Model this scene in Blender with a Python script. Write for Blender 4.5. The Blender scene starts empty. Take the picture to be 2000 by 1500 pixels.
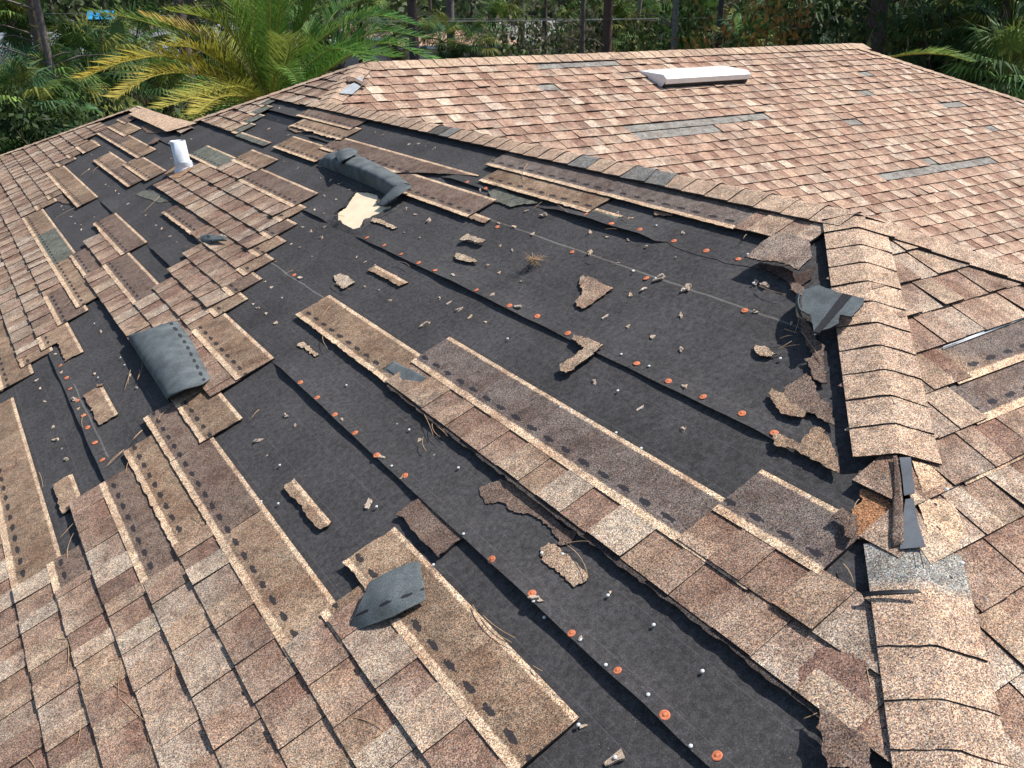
import bpy, math, random
from mathutils import Vector, Matrix, noise
from mathutils.geometry import tessellate_polygon
SC = bpy.context.scene
COL = SC.collection
# ------------------------------------------------------------------ camera
CAM = (0.09493, -2.08507, 2.03429); YAW, PITCH, ROLL, FPX = 0.57110, 0.40469, -0.00597, 1713.87
S = 0.43149; KK = math.sqrt(1 + S * S); W = 2.98304; YB = 2.27379; YR = 5.87685; XR = 10.47201; X2 = 2.24109; Y2 = 9.38492
E = 0.143; XE = -1.1
def cam_axes():
    f = Vector((math.sin(YAW) * math.cos(PITCH), math.cos(YAW) * math.cos(PITCH), -math.sin(PITCH)))
    r = f.cross(Vector((0, 0, 1))).normalized(); u = r.cross(f)
    c, s = math.cos(ROLL), math.sin(ROLL)
    return c * r + s * u, -s * r + c * u, f
CR, CU, CF = cam_axes()
cd = bpy.data.cameras.new('camera'); cam = bpy.data.objects.new('camera', cd); COL.objects.link(cam)
cd.sensor_width = 36; cd.lens = FPX / 2000 * 36; cd.clip_start = 0.05; cd.clip_end = 1000
m = Matrix((CR, CU, -CF)).transposed().to_4x4(); m.translation = Vector(CAM); cam.matrix_world = m
SC.camera = cam
# ------------------------------------------------------------------ light
SUN_EL, SUN_DIR = math.radians(57), Vector((1.0, -0.30, 0)).normalized()
tosun = Vector((SUN_DIR.x * math.cos(SUN_EL), SUN_DIR.y * math.cos(SUN_EL), math.sin(SUN_EL)))
w = bpy.data.worlds.new('World'); SC.world = w; w.use_nodes = True
nt = w.node_tree; bg = nt.nodes['Background']; sky = nt.nodes.new('ShaderNodeTexSky'); sky.sky_type = 'NISHITA'; sky.sun_disc = False
sky.sun_elevation = SUN_EL; sky.sun_rotation = math.atan2(SUN_DIR.x, SUN_DIR.y)
nt.links.new(sky.outputs[0], bg.inputs[0]); bg.inputs[1].default_value = 0.11
sl = bpy.data.lights.new('sun', 'SUN'); sl.energy = 4.6; sl.angle = math.radians(0.53); sl.color = (1, 0.968, 0.92)
so = bpy.data.objects.new('sun', sl); COL.objects.link(so); so.rotation_euler = tosun.to_track_quat('Z', 'Y').to_euler()
SC.view_settings.view_transform = 'Standard'; SC.view_settings.look = 'None'; SC.view_settings.exposure = 0.32; SC.view_settings.gamma = 1
SC.cycles.max_bounces = 6; SC.cycles.transparent_max_bounces = 8
# ------------------------------------------------------------------ helpers
RND = random.Random(7)
def nz(x, y=0.0, z=0.0): return noise.noise(Vector((x, y, z)))
def ray(px, py): return (CF + CR * ((px - 1000) / FPX) - CU * ((py - 750) / FPX))
def world_at(px, py, dist):
    d = ray(px, py); h = math.hypot(d.x, d.y); return Vector(CAM) + d * (dist / h)
class Plane:
    def __init__(s, org, up, al):
        s.o, s.up, s.al = Vector(org), Vector(up).normalized(), Vector(al).normalized()
        s.n = s.up.cross(s.al)
        if s.n.z < 0: s.n = -s.n
    def P(s, u, v, h=0.0): return s.o + s.up * u + s.al * v + s.n * h
    def inv(s, px, py, h=0.0):
        d = ray(px, py); o = s.o + s.n * h
        t = (o - Vector(CAM)).dot(s.n) / d.dot(s.n); q = Vector(CAM) + d * t - o
        return q.dot(s.up), q.dot(s.al)
    def at(s, px, py, h=0.0):
        u, v = s.inv(px, py, h); return s.P(u, v, h)
PA = Plane((0, 0, 0), (1, 0, S), (0, 1, 0))
PB = Plane((0, YB, 0), (0, 1, S), (1, 0, 0))
PC = Plane((0, -W, 0), (0, 1, S), (1, 0, 0))
PD = Plane((2 * W, 0, 0), (-1, 0, S), (0, 1, 0))
PE = Plane((0, YR + YR - YB, 0), (0, -1, S), (1, 0, 0))
PF = Plane((XR + YR - YB, 0, 0), (-1, 0, S), (0, 1, 0))
PG = Plane((2 * X2, 0, 0), (-1, 0, S), (0, 1, 0))
PH = Plane((0, X2 + Y2, 0), (0, -1, S), (1, 0, 0))
def finish(name, me, mat, parent=None, smooth=False):
    o = bpy.data.objects.new(name, me); COL.objects.link(o)
    for mm in (mat if isinstance(mat, (list, tuple)) else [mat]): me.materials.append(mm)
    if parent is not None: o.parent = parent
    if smooth: me.polygons.foreach_set('use_smooth', [True] * len(me.polygons))
    return o
def tag(o, label=None, cat=None, group=None, kind=None):
    if label: o['label'] = label
    if cat: o['category'] = cat
    if group: o['group'] = group
    if kind: o['kind'] = kind
    return o
def empty(name, loc, rz=0.0):
    o = bpy.data.objects.new(name, None); COL.objects.link(o); o.location = loc; o.rotation_euler.z = rz; o.empty_display_size = 0.1
    return o
class MB:
    sidemi = 0
    def __init__(s): s.v, s.f, s.c, s.uv, s.mi = [], [], [], [], []; s.sm = []
    def add(s, vs, fs, col=(1, 1, 1), uvs=None, mi=0, sm=False):
        b = len(s.v); s.v += [tuple(p) for p in vs]
        if isinstance(col, list): s.c += col
        else: s.c += [col] * len(vs)
        s.uv += uvs if uvs else [(0, 0)] * len(vs)
        for f in fs: s.f.append(tuple(b + i for i in f)); s.mi.append(mi); s.sm.append(sm)
    def mesh(s, name):
        me = bpy.data.meshes.new(name); me.from_pydata(s.v, [], s.f); s.mi = list(s.mi)
        ca = me.color_attributes.new('Col', 'FLOAT_COLOR', 'POINT')
        ca.data.foreach_set('color', [x for c in s.c for x in (c[0], c[1], c[2], 1.0)])
        uvl = me.uv_layers.new(name='UVMap'); li = [0] * len(me.loops); me.loops.foreach_get('vertex_index', li)
        uvl.data.foreach_set('uv', [x for i in li for x in s.uv[i]])
        me.polygons.foreach_set('material_index', s.mi); me.polygons.foreach_set('use_smooth', s.sm)
        me.update(); return me
    def build(s, name, mat, parent=None, smooth=None):
        if smooth is not None: s.sm = [smooth] * len(s.f)
        return finish(name, s.mesh(name), mat, parent)
    def box(s, a, b, col=(1, 1, 1)):
        x0, y0, z0 = a; x1, y1, z1 = b
        s.add([(x0, y0, z0), (x1, y0, z0), (x1, y1, z0), (x0, y1, z0), (x0, y0, z1), (x1, y0, z1), (x1, y1, z1), (x0, y1, z1)],
              [(0, 3, 2, 1), (4, 5, 6, 7), (0, 1, 5, 4), (1, 2, 6, 5), (2, 3, 7, 6), (3, 0, 4, 7)], col)
    def tube(s, pts, rads, n=8, col=(1, 1, 1), cap=True):
        b = []; N = len(pts); vs = []; fs = []
        for i, p in enumerate(pts):
            p = Vector(p); t = (Vector(pts[min(i + 1, N - 1)]) - Vector(pts[max(i - 1, 0)])).normalized()
            a = t.cross(Vector((0, 0, 1)) if abs(t.z) < .9 else Vector((1, 0, 0))).normalized(); c = t.cross(a)
            for k in range(n):
                an = 2 * math.pi * k / n; vs.append(p + (a * math.cos(an) + c * math.sin(an)) * rads[i])
        for i in range(N - 1):
            for k in range(n):
                k2 = (k + 1) % n; fs.append((i * n + k, i * n + k2, (i + 1) * n + k2, (i + 1) * n + k))
        if cap: fs.append(tuple(range(n))[::-1]); fs.append(tuple((N - 1) * n + k for k in range(n)))
        s.add(vs, fs, col, sm=True)
    def slab(s, grid, thick, col=(1, 1, 1), uvg=None, colg=None, nvec=None):
        """closed slab: grid[i][j] top points, pushed down by thick along local/given normal"""
        n, mm = len(grid), len(grid[0]); nside = 2 * (n - 1) * (mm - 1); top = []; bot = []; c = []; uv = []
        for i in range(n):
            for j in range(mm):
                p = Vector(grid[i][j]); top.append(p)
                if nvec is not None: nn = nvec
                else:
                    du = Vector(grid[min(i + 1, n - 1)][j]) - Vector(grid[max(i - 1, 0)][j]); dv = Vector(grid[i][min(j + 1, mm - 1)]) - Vector(grid[i][max(j - 1, 0)])
                    nn = du.cross(dv)
                    nn = nn.normalized() if nn.length > 1e-12 else Vector((0, 0, 1))
                bot.append(p - nn * thick)
                c.append(colg[i][j] if colg else col); uv.append(uvg[i][j] if uvg else (0, 0))
        T = n * mm; fs = []
        I = lambda i, j: i * mm + j
        for i in range(n - 1):
            for j in range(mm - 1):
                fs.append((I(i, j), I(i + 1, j), I(i + 1, j + 1), I(i, j + 1)))
                fs.append((T + I(i, j), T + I(i, j + 1), T + I(i + 1, j + 1), T + I(i + 1, j)))
        for i in range(n - 1):
            fs.append((I(i, 0), T + I(i, 0), T + I(i + 1, 0), I(i + 1, 0)))
            fs.append((I(i, mm - 1), I(i + 1, mm - 1), T + I(i + 1, mm - 1), T + I(i, mm - 1)))
        for j in range(mm - 1):
            fs.append((I(0, j), I(0, j + 1), T + I(0, j + 1), T + I(0, j)))
            fs.append((I(n - 1, j), T + I(n - 1, j), T + I(n - 1, j + 1), I(n - 1, j + 1)))
        b0 = len(s.mi); s.add(top + bot, fs, c + c, uv + uv)
        for q in range(b0 + nside, len(s.mi)): s.mi[q] = s.sidemi
# ------------------------------------------------------------------ materials
def newmat(name, rough=0.9, spec=0.3):
    mt = bpy.data.materials.new(name); mt.use_nodes = True; b = mt.node_tree.nodes['Principled BSDF']
    b.inputs['Roughness'].default_value = rough; b.inputs['Specular IOR Level'].default_value = spec
    return mt, mt.node_tree, b
def N(t, ty, **kw):
    n = t.nodes.new(ty)
    for k, v in kw.items():
        if k.startswith('i_'):
            key = k[2:]; key = int(key) if key.isdigit() else key
            n.inputs[key].default_value = v
        else: setattr(n, k, v)
    return n
def ramp(t, stops, mode='LINEAR'):
    r = t.nodes.new('ShaderNodeValToRGB'); cr = r.color_ramp; cr.interpolation = mode
    while len(cr.elements) < len(stops): cr.elements.new(0.5)
    for e, (p, c) in zip(cr.elements, stops):
        e.position = p; e.color = (c[0], c[1], c[2], 1) if isinstance(c, (tuple, list)) else (c, c, c, 1)
    return r
def mixc(t, mode, fac, a, b):
    n = t.nodes.new('ShaderNodeMix'); n.data_type = 'RGBA'; n.blend_type = mode
    for sock, val in ((n.inputs['Factor'], fac), (n.inputs['A'], a), (n.inputs['B'], b)):
        if isinstance(val, bpy.types.NodeSocket): t.links.new(val, sock)
        elif isinstance(val, (int, float)): sock.default_value = val
        else: sock.default_value = (*val, 1)
    return n.outputs['Result']
def mth(t, op, a, b=None, c=None):
    n = t.nodes.new('ShaderNodeMath'); n.operation = op
    for i, val in enumerate((a, b, c)):
        if val is None: continue
        if isinstance(val, bpy.types.NodeSocket): t.links.new(val, n.inputs[i])
        else: n.inputs[i].default_value = val
    return n.outputs[0]
def granules(name, zones=False, plain=False):
    mt, t, b = newmat(name, 0.92, 0.25)
    tc = N(t, 'ShaderNodeTexCoord'); at = N(t, 'ShaderNodeAttribute', attribute_name='Col')
    vo = N(t, 'ShaderNodeTexVoronoi', i_Scale=430.0); t.links.new(tc.outputs['Object'], vo.inputs['Vector'])
    sp = t.nodes.new('ShaderNodeSeparateColor'); t.links.new(vo.outputs['Color'], sp.inputs[0])
    r1 = ramp(t, [(0, (.18, .17, .20)), (.22, (.48, .43, .44)), (.45, (.92, .87, .85)), (.72, (1.25, 1.18, 1.10)), (.9, (1.85, 1.78, 1.66)), (1, (2.3, 2.15, 1.9))])
    t.links.new(sp.outputs[0], r1.inputs[0])
    r2 = ramp(t, [(0, (1.22, .86, .74)), (.3, (1.06, 1.0, .86)), (.6, (1, 1, 1)), (1, (.88, 1.0, 1.12))]); t.links.new(sp.outputs[1], r2.inputs[0])
    n1 = N(t, 'ShaderNodeTexNoise', i_Scale=22.0, i_Detail=4.0, i_Roughness=.65); t.links.new(tc.outputs['Object'], n1.inputs['Vector'])
    rn = ramp(t, [(.30, .62), (.5, 1.0), (.70, 1.22)]); t.links.new(n1.outputs['Fac'], rn.inputs[0])
    n2 = N(t, 'ShaderNodeTexNoise', i_Scale=2.3, i_Detail=3.0); t.links.new(tc.outputs['Object'], n2.inputs['Vector'])
    rn2 = ramp(t, [(.3, (.86, .84, .84)), (.7, (1.12, 1.1, 1.06))]); t.links.new(n2.outputs['Fac'], rn2.inputs[0])
    base = at.outputs['Color']
    if zones:
        uv = N(t, 'ShaderNodeUVMap', uv_map='UVMap'); su = t.nodes.new('ShaderNodeSeparateXYZ'); t.links.new(uv.outputs[0], su.inputs[0])
        nn = N(t, 'ShaderNodeTexNoise', i_Scale=60.0, i_Detail=3.0); t.links.new(tc.outputs['Object'], nn.inputs['Vector'])
        wob = mth(t, 'MULTIPLY_ADD', nn.outputs['Fac'], .012, -.006)
        rel = mth(t, 'ADD', su.outputs[1], wob)
        def band(a, b_, s=.004):
            m1 = N(t, 'ShaderNodeMapRange', interpolation_type='SMOOTHSTEP'); t.links.new(rel, m1.inputs[0]); m1.inputs[1].default_value = a - s; m1.inputs[2].default_value = a + s
            m2 = N(t, 'ShaderNodeMapRange', interpolation_type='SMOOTHSTEP'); t.links.new(rel, m2.inputs[0]); m2.inputs[1].default_value = b_ - s; m2.inputs[2].default_value = b_ + s
            return mth(t, 'SUBTRACT', m1.outputs[0], m2.outputs[0])
        edge = mth(t, 'MAXIMUM', band(.10, .163), band(.3205, .5))
        base = mixc(t, 'MIX', mth(t, 'MULTIPLY', edge, .9), base, (.66, .54, .40))
        # adhesive dots
        fr = mth(t, 'FRACT', mth(t, 'DIVIDE', mth(t, 'ADD', su.outputs[0], wob), .098))
        dx = mth(t, 'MULTIPLY', mth(t, 'ABSOLUTE', mth(t, 'SUBTRACT', fr, .5)), .098)
        dyv = mth(t, 'ABSOLUTE', mth(t, 'SUBTRACT', rel, .187))
        nb = N(t, 'ShaderNodeTexNoise', i_Scale=95.0, i_Detail=2.0); t.links.new(tc.outputs['Object'], nb.inputs['Vector'])
        el = mth(t, 'ADD', mth(t, 'ADD', mth(t, 'POWER', mth(t, 'DIVIDE', dx, .027), 2.0), mth(t, 'POWER', mth(t, 'DIVIDE', dyv, .0095), 2.0)), mth(t, 'MULTIPLY_ADD', nb.outputs['Fac'], 2.4, -1.2))
        dot = mth(t, 'LESS_THAN', el, 1.0)
    n5 = N(t, 'ShaderNodeTexNoise', i_Scale=6.5, i_Detail=5.0, i_Roughness=.62, i_Distortion=.4); t.links.new(tc.outputs['Object'], n5.inputs['Vector'])
    r5 = ramp(t, [(.34, (.70, .60, .56)), (.47, (.98, .93, .90)), (.60, (1.12, 1.12, 1.10)), (.7, (1.22, 1.26, 1.27))]); t.links.new(n5.outputs['Fac'], r5.inputs[0]); base = mixc(t, 'MULTIPLY', .25 if plain else .8, base, r5.outputs[0])
    n6 = N(t, 'ShaderNodeTexNoise', i_Scale=3.7, i_Detail=6.0, i_Roughness=.75); t.links.new(tc.outputs['Object'], n6.inputs['Vector'])
    r6 = ramp(t, [(.56, 0.0), (.70, .7)]); t.links.new(n6.outputs['Fac'], r6.inputs[0]); base = base if plain else mixc(t, 'MIX', r6.outputs[0], base, (.10, .085, .08))
    col = mixc(t, 'MULTIPLY', 1.0, base, r1.outputs[0])
    col = mixc(t, 'MULTIPLY', 1.0, col, r2.outputs[0])
    col = mixc(t, 'MULTIPLY', 1.0, col, rn.outputs[0]); col = mixc(t, 'MULTIPLY', 1.0, col, rn2.outputs[0])
    if zones:
        col = mixc(t, 'MIX', mth(t, 'MULTIPLY', dot, .9), col, (.022, .022, .028))
    t.links.new(col, b.inputs['Base Color'])
    bp = N(t, 'ShaderNodeBump', i_Strength=.55, i_Distance=.0022); t.links.new(sp.outputs[2], bp.inputs['Height']); t.links.new(bp.outputs[0], b.inputs['Normal'])
    return mt
M_GRAN = granules('shingle_granules'); M_STRIP = granules('shingle_headlap', zones=True); M_CAP = granules('cap_granules', plain=True)
def felt_mat():
    mt, t, b = newmat('roofing_felt', .88, .15)
    tc = N(t, 'ShaderNodeTexCoord'); uv = N(t, 'ShaderNodeUVMap', uv_map='UVMap'); su = t.nodes.new('ShaderNodeSeparateXYZ'); t.links.new(uv.outputs[0], su.inputs[0])
    n1 = N(t, 'ShaderNodeTexNoise', i_Scale=260.0, i_Detail=3.0, i_Roughness=.8); t.links.new(tc.outputs['Object'], n1.inputs['Vector'])
    n2 = N(t, 'ShaderNodeTexNoise', i_Scale=3.0, i_Detail=5.0, i_Roughness=.65); t.links.new(tc.outputs['Object'], n2.inputs['Vector'])
    r = ramp(t, [(.3, (.036, .034, .034)), (.52, (.062, .058, .058)), (.72, (.125, .118, .115))]); t.links.new(n1.outputs['Fac'], r.inputs[0])
    r2 = ramp(t, [(.3, .78), (.5, 1.0), (.72, 1.25)]); t.links.new(n2.outputs['Fac'], r2.inputs[0])
    n8 = N(t, 'ShaderNodeTexNoise', i_Scale=55.0, i_Detail=3.0, i_Roughness=.6); t.links.new(tc.outputs['Object'], n8.inputs['Vector']); r8 = ramp(t, [(.32, .72), (.68, 1.32)]); t.links.new(n8.outputs['Fac'], r8.inputs[0])
    col = mixc(t, 'MULTIPLY', 1.0, r.outputs[0], r2.outputs[0]); col = mixc(t, 'MULTIPLY', 1.0, col, r8.outputs[0])
    # faint printed lay lines
    wob = mth(t, 'MULTIPLY_ADD', n2.outputs['Fac'], .004, 0.0)
    fr = mth(t, 'FRACT', mth(t, 'DIVIDE', mth(t, 'ADD', su.outputs[1], wob), .1435))
    ln = mth(t, 'LESS_THAN', mth(t, 'ABSOLUTE', mth(t, 'SUBTRACT', fr, .5)), .009)
    n3 = N(t, 'ShaderNodeTexNoise', i_Scale=5.0, i_Detail=2.0); t.links.new(tc.outputs['Object'], n3.inputs['Vector'])
    ln = mth(t, 'MULTIPLY', ln, mth(t, 'MULTIPLY', n3.outputs['Fac'], .55))
    col = mixc(t, 'MIX', ln, col, (.16, .15, .15))
    # pale granule stains left by torn off courses
    def stain(u0, v0, v1, wd, st):
        a = mth(t, 'LESS_THAN', mth(t, 'ABSOLUTE', mth(t, 'SUBTRACT', mth(t, 'MULTIPLY_ADD', n3.outputs['Fac'], .02, su.outputs[1]), u0 + .01)), wd)
        c = mth(t, 'MULTIPLY', mth(t, 'GREATER_THAN', su.outputs[0], v0), mth(t, 'LESS_THAN', su.outputs[0], v1))
        return mth(t, 'MULTIPLY', mth(t, 'MULTIPLY', a, c), mth(t, 'MULTIPLY', mth(t, 'MULTIPLY', n1.outputs['Fac'], mth(t, 'MULTIPLY', n2.outputs['Fac'], 1.7)), st))
    st = mth(t, 'MAXIMUM', stain(2.628, -.35, 1.75, .0045, .62), stain(1.737, 1.98, 2.82, .004, .62))
    st = mth(t, 'MAXIMUM', st, stain(.50, 1.8, 2.8, .004, .4))
    col = mixc(t, 'MIX', st, col, (.42, .38, .33))
    # granule dust
    vo = N(t, 'ShaderNodeTexVoronoi', i_Scale=70.0); t.links.new(tc.outputs['Object'], vo.inputs['Vector'])
    ds = mth(t, 'MULTIPLY', mth(t, 'LESS_THAN', vo.outputs['Distance'], .09), mth(t, 'GREATER_THAN', n3.outputs['Fac'], .56))
    col = mixc(t, 'MIX', mth(t, 'MULTIPLY', ds, .7), col, (.35, .28, .22))
    t.links.new(col, b.inputs['Base Color'])
    n4 = N(t, 'ShaderNodeTexNoise', i_Scale=38.0, i_Detail=5.0, i_Roughness=.6); t.links.new(tc.outputs['Object'], n4.inputs['Vector'])
    n7 = N(t, 'ShaderNodeTexNoise', i_Scale=1.7, i_Detail=4.0, i_Roughness=.5, i_Distortion=.3); t.links.new(tc.outputs['Object'], n7.inputs['Vector'])
    bp0 = N(t, 'ShaderNodeBump', i_Strength=.35, i_Distance=.04); t.links.new(n7.outputs['Fac'], bp0.inputs['Height'])
    bp = N(t, 'ShaderNodeBump', i_Strength=.7, i_Distance=.0035); t.links.new(n4.outputs['Fac'], bp.inputs['Height']); t.links.new(bp0.outputs[0], bp.inputs['Normal'])
    bp2 = N(t, 'ShaderNodeBump', i_Strength=.4, i_Distance=.001); t.links.new(n1.outputs['Fac'], bp2.inputs['Height']); t.links.new(bp.outputs[0], bp2.inputs['Normal']); t.links.new(bp2.outputs[0], b.inputs['Normal'])
    return mt
M_FELT = felt_mat()
def simple(name, col, rough=.85, spec=.3, nscale=40., var=.25, bump=.2, metal=0, attr=False, bdist=.003, trans=0.0):
    mt, t, b = newmat(name, rough, spec); tc = N(t, 'ShaderNodeTexCoord')
    n1 = N(t, 'ShaderNodeTexNoise', i_Scale=nscale, i_Detail=4.0, i_Roughness=.65); t.links.new(tc.outputs['Object'], n1.inputs['Vector'])
    r = ramp(t, [(.28, 1 - var), (.72, 1 + var)]); t.links.new(n1.outputs['Fac'], r.inputs[0])
    src = col
    if attr:
        a = N(t, 'ShaderNodeAttribute', attribute_name='Col'); src = a.outputs['Color']
    c = mixc(t, 'MULTIPLY', 1.0, src, r.outputs[0]); t.links.new(c, b.inputs['Base Color']); b.inputs['Metallic'].default_value = metal
    if bump:
        bp = N(t, 'ShaderNodeBump', i_Strength=bump, i_Distance=bdist); t.links.new(n1.outputs['Fac'], bp.inputs['Height']); t.links.new(bp.outputs[0], b.inputs['Normal'])
    if trans:
        tr = t.nodes.new('ShaderNodeBsdfTranslucent'); t.links.new(c, tr.inputs[0]); ms = t.nodes.new('ShaderNodeMixShader'); ms.inputs[0].default_value = trans
        out = t.nodes['Material Output']; t.links.new(b.outputs[0], ms.inputs[1]); t.links.new(tr.outputs[0], ms.inputs[2]); t.links.new(ms.outputs[0], out.inputs[0])
    return mt
M_BACK = None
def back_mat():
    mt, t, b = newmat('shingle_underside', .85, .3); tc = N(t, 'ShaderNodeTexCoord'); uv = N(t, 'ShaderNodeUVMap', uv_map='UVMap'); su = t.nodes.new('ShaderNodeSeparateXYZ'); t.links.new(uv.outputs[0], su.inputs[0])
    n1 = N(t, 'ShaderNodeTexNoise', i_Scale=320.0, i_Detail=2.0, i_Roughness=.8); t.links.new(tc.outputs['Object'], n1.inputs['Vector'])
    n2 = N(t, 'ShaderNodeTexNoise', i_Scale=14.0, i_Detail=4.0); t.links.new(tc.outputs['Object'], n2.inputs['Vector'])
    r = ramp(t, [(.3, (.055, .066, .068)), (.55, (.11, .127, .13)), (.75, (.24, .265, .27))]); t.links.new(n1.outputs['Fac'], r.inputs[0])
    r2 = ramp(t, [(.3, .7), (.7, 1.3)]); t.links.new(n2.outputs['Fac'], r2.inputs[0])
    col = mixc(t, 'MULTIPLY', 1.0, r.outputs[0], r2.outputs[0])
    nb = N(t, 'ShaderNodeTexNoise', i_Scale=70.0, i_Detail=2.0); t.links.new(tc.outputs['Object'], nb.inputs['Vector'])
    # uv.x metres along strip, uv.y distance (m) from the adhesive line
    fr = mth(t, 'FRACT', mth(t, 'DIVIDE', su.outputs[0], .098)); dx = mth(t, 'MULTIPLY', mth(t, 'ABSOLUTE', mth(t, 'SUBTRACT', fr, .5)), .098)
    el = mth(t, 'ADD', mth(t, 'ADD', mth(t, 'POWER', mth(t, 'DIVIDE', dx, .03), 2.0), mth(t, 'POWER', mth(t, 'DIVIDE', su.outputs[1], .011), 2.0)), mth(t, 'MULTIPLY_ADD', nb.outputs['Fac'], 2.2, -1.1))
    dot = mth(t, 'LESS_THAN', el, 1.0); col = mixc(t, 'MIX', mth(t, 'MULTIPLY', dot, .88), col, (.015, .015, .018))
    t.links.new(col, b.inputs['Base Color'])
    bp = N(t, 'ShaderNodeBump', i_Strength=.3, i_Distance=.002); t.links.new(n1.outputs['Fac'], bp.inputs['Height']); t.links.new(bp.outputs[0], b.inputs['Normal'])
    return mt
M_BACK = back_mat()
M_EDGE = simple('cut_asphalt_edge', (.035, .03, .03), .9, .2, 80, .3, 0)
M_PLY = simple('plywood', (.86, .70, .48), .7, .3, 12, .12, .1)
M_WHITE = simple('white_painted_metal', (.80, .81, .82), .5, .4, 9, .09, .15)
M_PVC = simple('white_pvc', (.74, .78, .83), .4, .5, 9, .16, .1)
M_LEAD = simple('grey_flashing_metal', (.13, .14, .155), .7, .4, 15, .3, .2)
M_ORANGE = simple('orange_plastic_cap', (.60, .185, .085), .75, .3, 90, .45, .2)
M_NAIL = simple('galvanised_nail', (.72, .72, .70), .4, .5, 60, .1, .0)
M_TAR = simple('black_asphalt', (.018, .018, .02), .6, .4, 60, .3, .5)
M_NEEDLE = simple('dry_needle', (.46, .30, .17), .8, .3, 30, .25, 0)
M_TRIM = simple('painted_trim', (.62, .52, .42), .7, .3, 10, .08, .05)
M_STUCCO = simple('stucco', (.62, .55, .46), .9, .2, 60, .08, .4)
M_LEAF = simple('leaf', (.08, .14, .03), .62, .25, 1.2, .3, 0, attr=True, trans=.28)
M_BARK = simple('bark', (.14, .105, .085), .95, .2, 14, .4, .8, attr=True, bdist=.02)
# ------------------------------------------------------------------ setting
GZ = S * XE - 2.75
def ground():
    mt, t, b = newmat('leaf_litter_ground', .95, .2); tc = N(t, 'ShaderNodeTexCoord')
    n1 = N(t, 'ShaderNodeTexNoise', i_Scale=.22, i_Detail=8.0, i_Roughness=.7); t.links.new(tc.outputs['Object'], n1.inputs['Vector'])
    r = ramp(t, [(.3, (.035, .042, .016)), (.5, (.06, .055, .03)), (.62, (.055, .085, .025)), (.8, (.15, .12, .08))]); t.links.new(n1.outputs['Fac'], r.inputs[0])
    t.links.new(r.outputs[0], b.inputs['Base Color'])
    B = MB(); n = 40; R = 420
    vs = []; fs = []
    for i in range(n + 1):
        for j in range(n + 1):
            x = -R + 2 * R * i / n; y = -R + 2 * R * j / n; vs.append((x, y, GZ + .15 * nz(x * .05, y * .05)))
    for i in range(n):
        for j in range(n): a = i * (n + 1) + j; fs.append((a, a + n + 1, a + n + 2, a + 1))
    B.add(vs, fs); tag(B.build('ground', mt), kind='structure')
ground()
# ------------------------------------------------------------------ the house
house = empty('house', (0, 0, 0)); 
tag(house, 'storm damaged house whose brown shingle hip roof is stripped to black felt', 'house')
ZE = S * XE
H = lambda x, y, pl: None
def roof_deck():
    z = lambda x, y, f: (x, y, f(x, y) - .014)
    fa = lambda x, y: S * x; fb = lambda x, y: S * (y - YB); fc = lambda x, y: S * (y + W); fd = lambda x, y: S * (2 * W - x)
    fe = lambda x, y: S * (2 * YR - YB - y); ff = lambda x, y: S * (XR + YR - YB - x); fg = lambda x, y: S * (2 * X2 - x); fh = lambda x, y: S * (X2 + Y2 - y)
    ye = YB + XE; yc = -W + XE; RX = XR + YR - ye; RY = 2 * YR - YB - XE; vx = 2 * X2 - XE
    vy = 2 * YR - YB - 2 * X2 + vx
    H0 = (YR - YB, YR)
    polys = [(fa, [(XE, yc), (W, 0), (W, YB + W), H0, (X2, 2 * YR - YB - X2), (X2, Y2), (XE, Y2 + X2 - XE)]),
             (fc, [(XE, yc), (2 * W - XE, yc), (W, 0)]), (fd, [(W, 0), (2 * W - XE, yc), (2 * W - XE, ye), (W, YB + W)]),
             (fb, [(W, YB + W), (2 * W - XE, ye), (RX, ye), (XR, YR), H0]), (fe, [H0, (XR, YR), (RX, RY), (vx, vy), (X2, 2 * YR - YB - X2)]),
             (fg, [(X2, 2 * YR - YB - X2), (vx, vy), (vx, Y2 + X2 - XE), (X2, Y2)]), (fh, [(X2, Y2), (vx, Y2 + X2 - XE), (XE, Y2 + X2 - XE)]), (ff, [(XR, YR), (RX, ye), (RX, RY)])]
    B = MB()
    for f, pg in polys:
        n = len(pg); B.add([z(x, y, f) for x, y in pg] + [(x, y, f(x, y) - .03) for x, y in pg], [tuple(range(n)), tuple(range(n, 2 * n))[::-1]] + [(i, n + i, n + (i + 1) % n, (i + 1) % n) for i in range(n)])
    B.build('roof_deck', M_TAR, house)
    out = [(XE, yc), (2 * W - XE, yc), (2 * W - XE, ye), (RX, ye), (RX, RY), (vx, RY), (vx, Y2 + X2 - XE), (XE, Y2 + X2 - XE)]
    def ring(off, zt, zb, name, mat):
        cx = sum(p[0] for p in out) / len(out); B = MB(); n = len(out); q = []
        for i in range(n):
            a, b_, c = Vector(out[i - 1]), Vector(out[i]), Vector(out[(i + 1) % n])
            d1 = (b_ - a).normalized(); d2 = (c - b_).normalized(); n1 = Vector((d1.y, -d1.x)); n2 = Vector((d2.y, -d2.x))
            q.append(b_ + (n1 + n2) * off if d1.cross(d2) > 0 else b_ + (n1 + n2) * off)
        B.add([(p.x, p.y, zt) for p in q] + [(p.x, p.y, zb) for p in q], [(i, n + i, n + (i + 1) % n, (i + 1) % n) for i in range(n)])
        B.build(name, mat, house)
    ring(0.012, ZE - .005, ZE - .19, 'fascia', M_TRIM); ring(-.45, ZE - .08, GZ, 'wall', M_STUCCO)
roof_deck()
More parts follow.
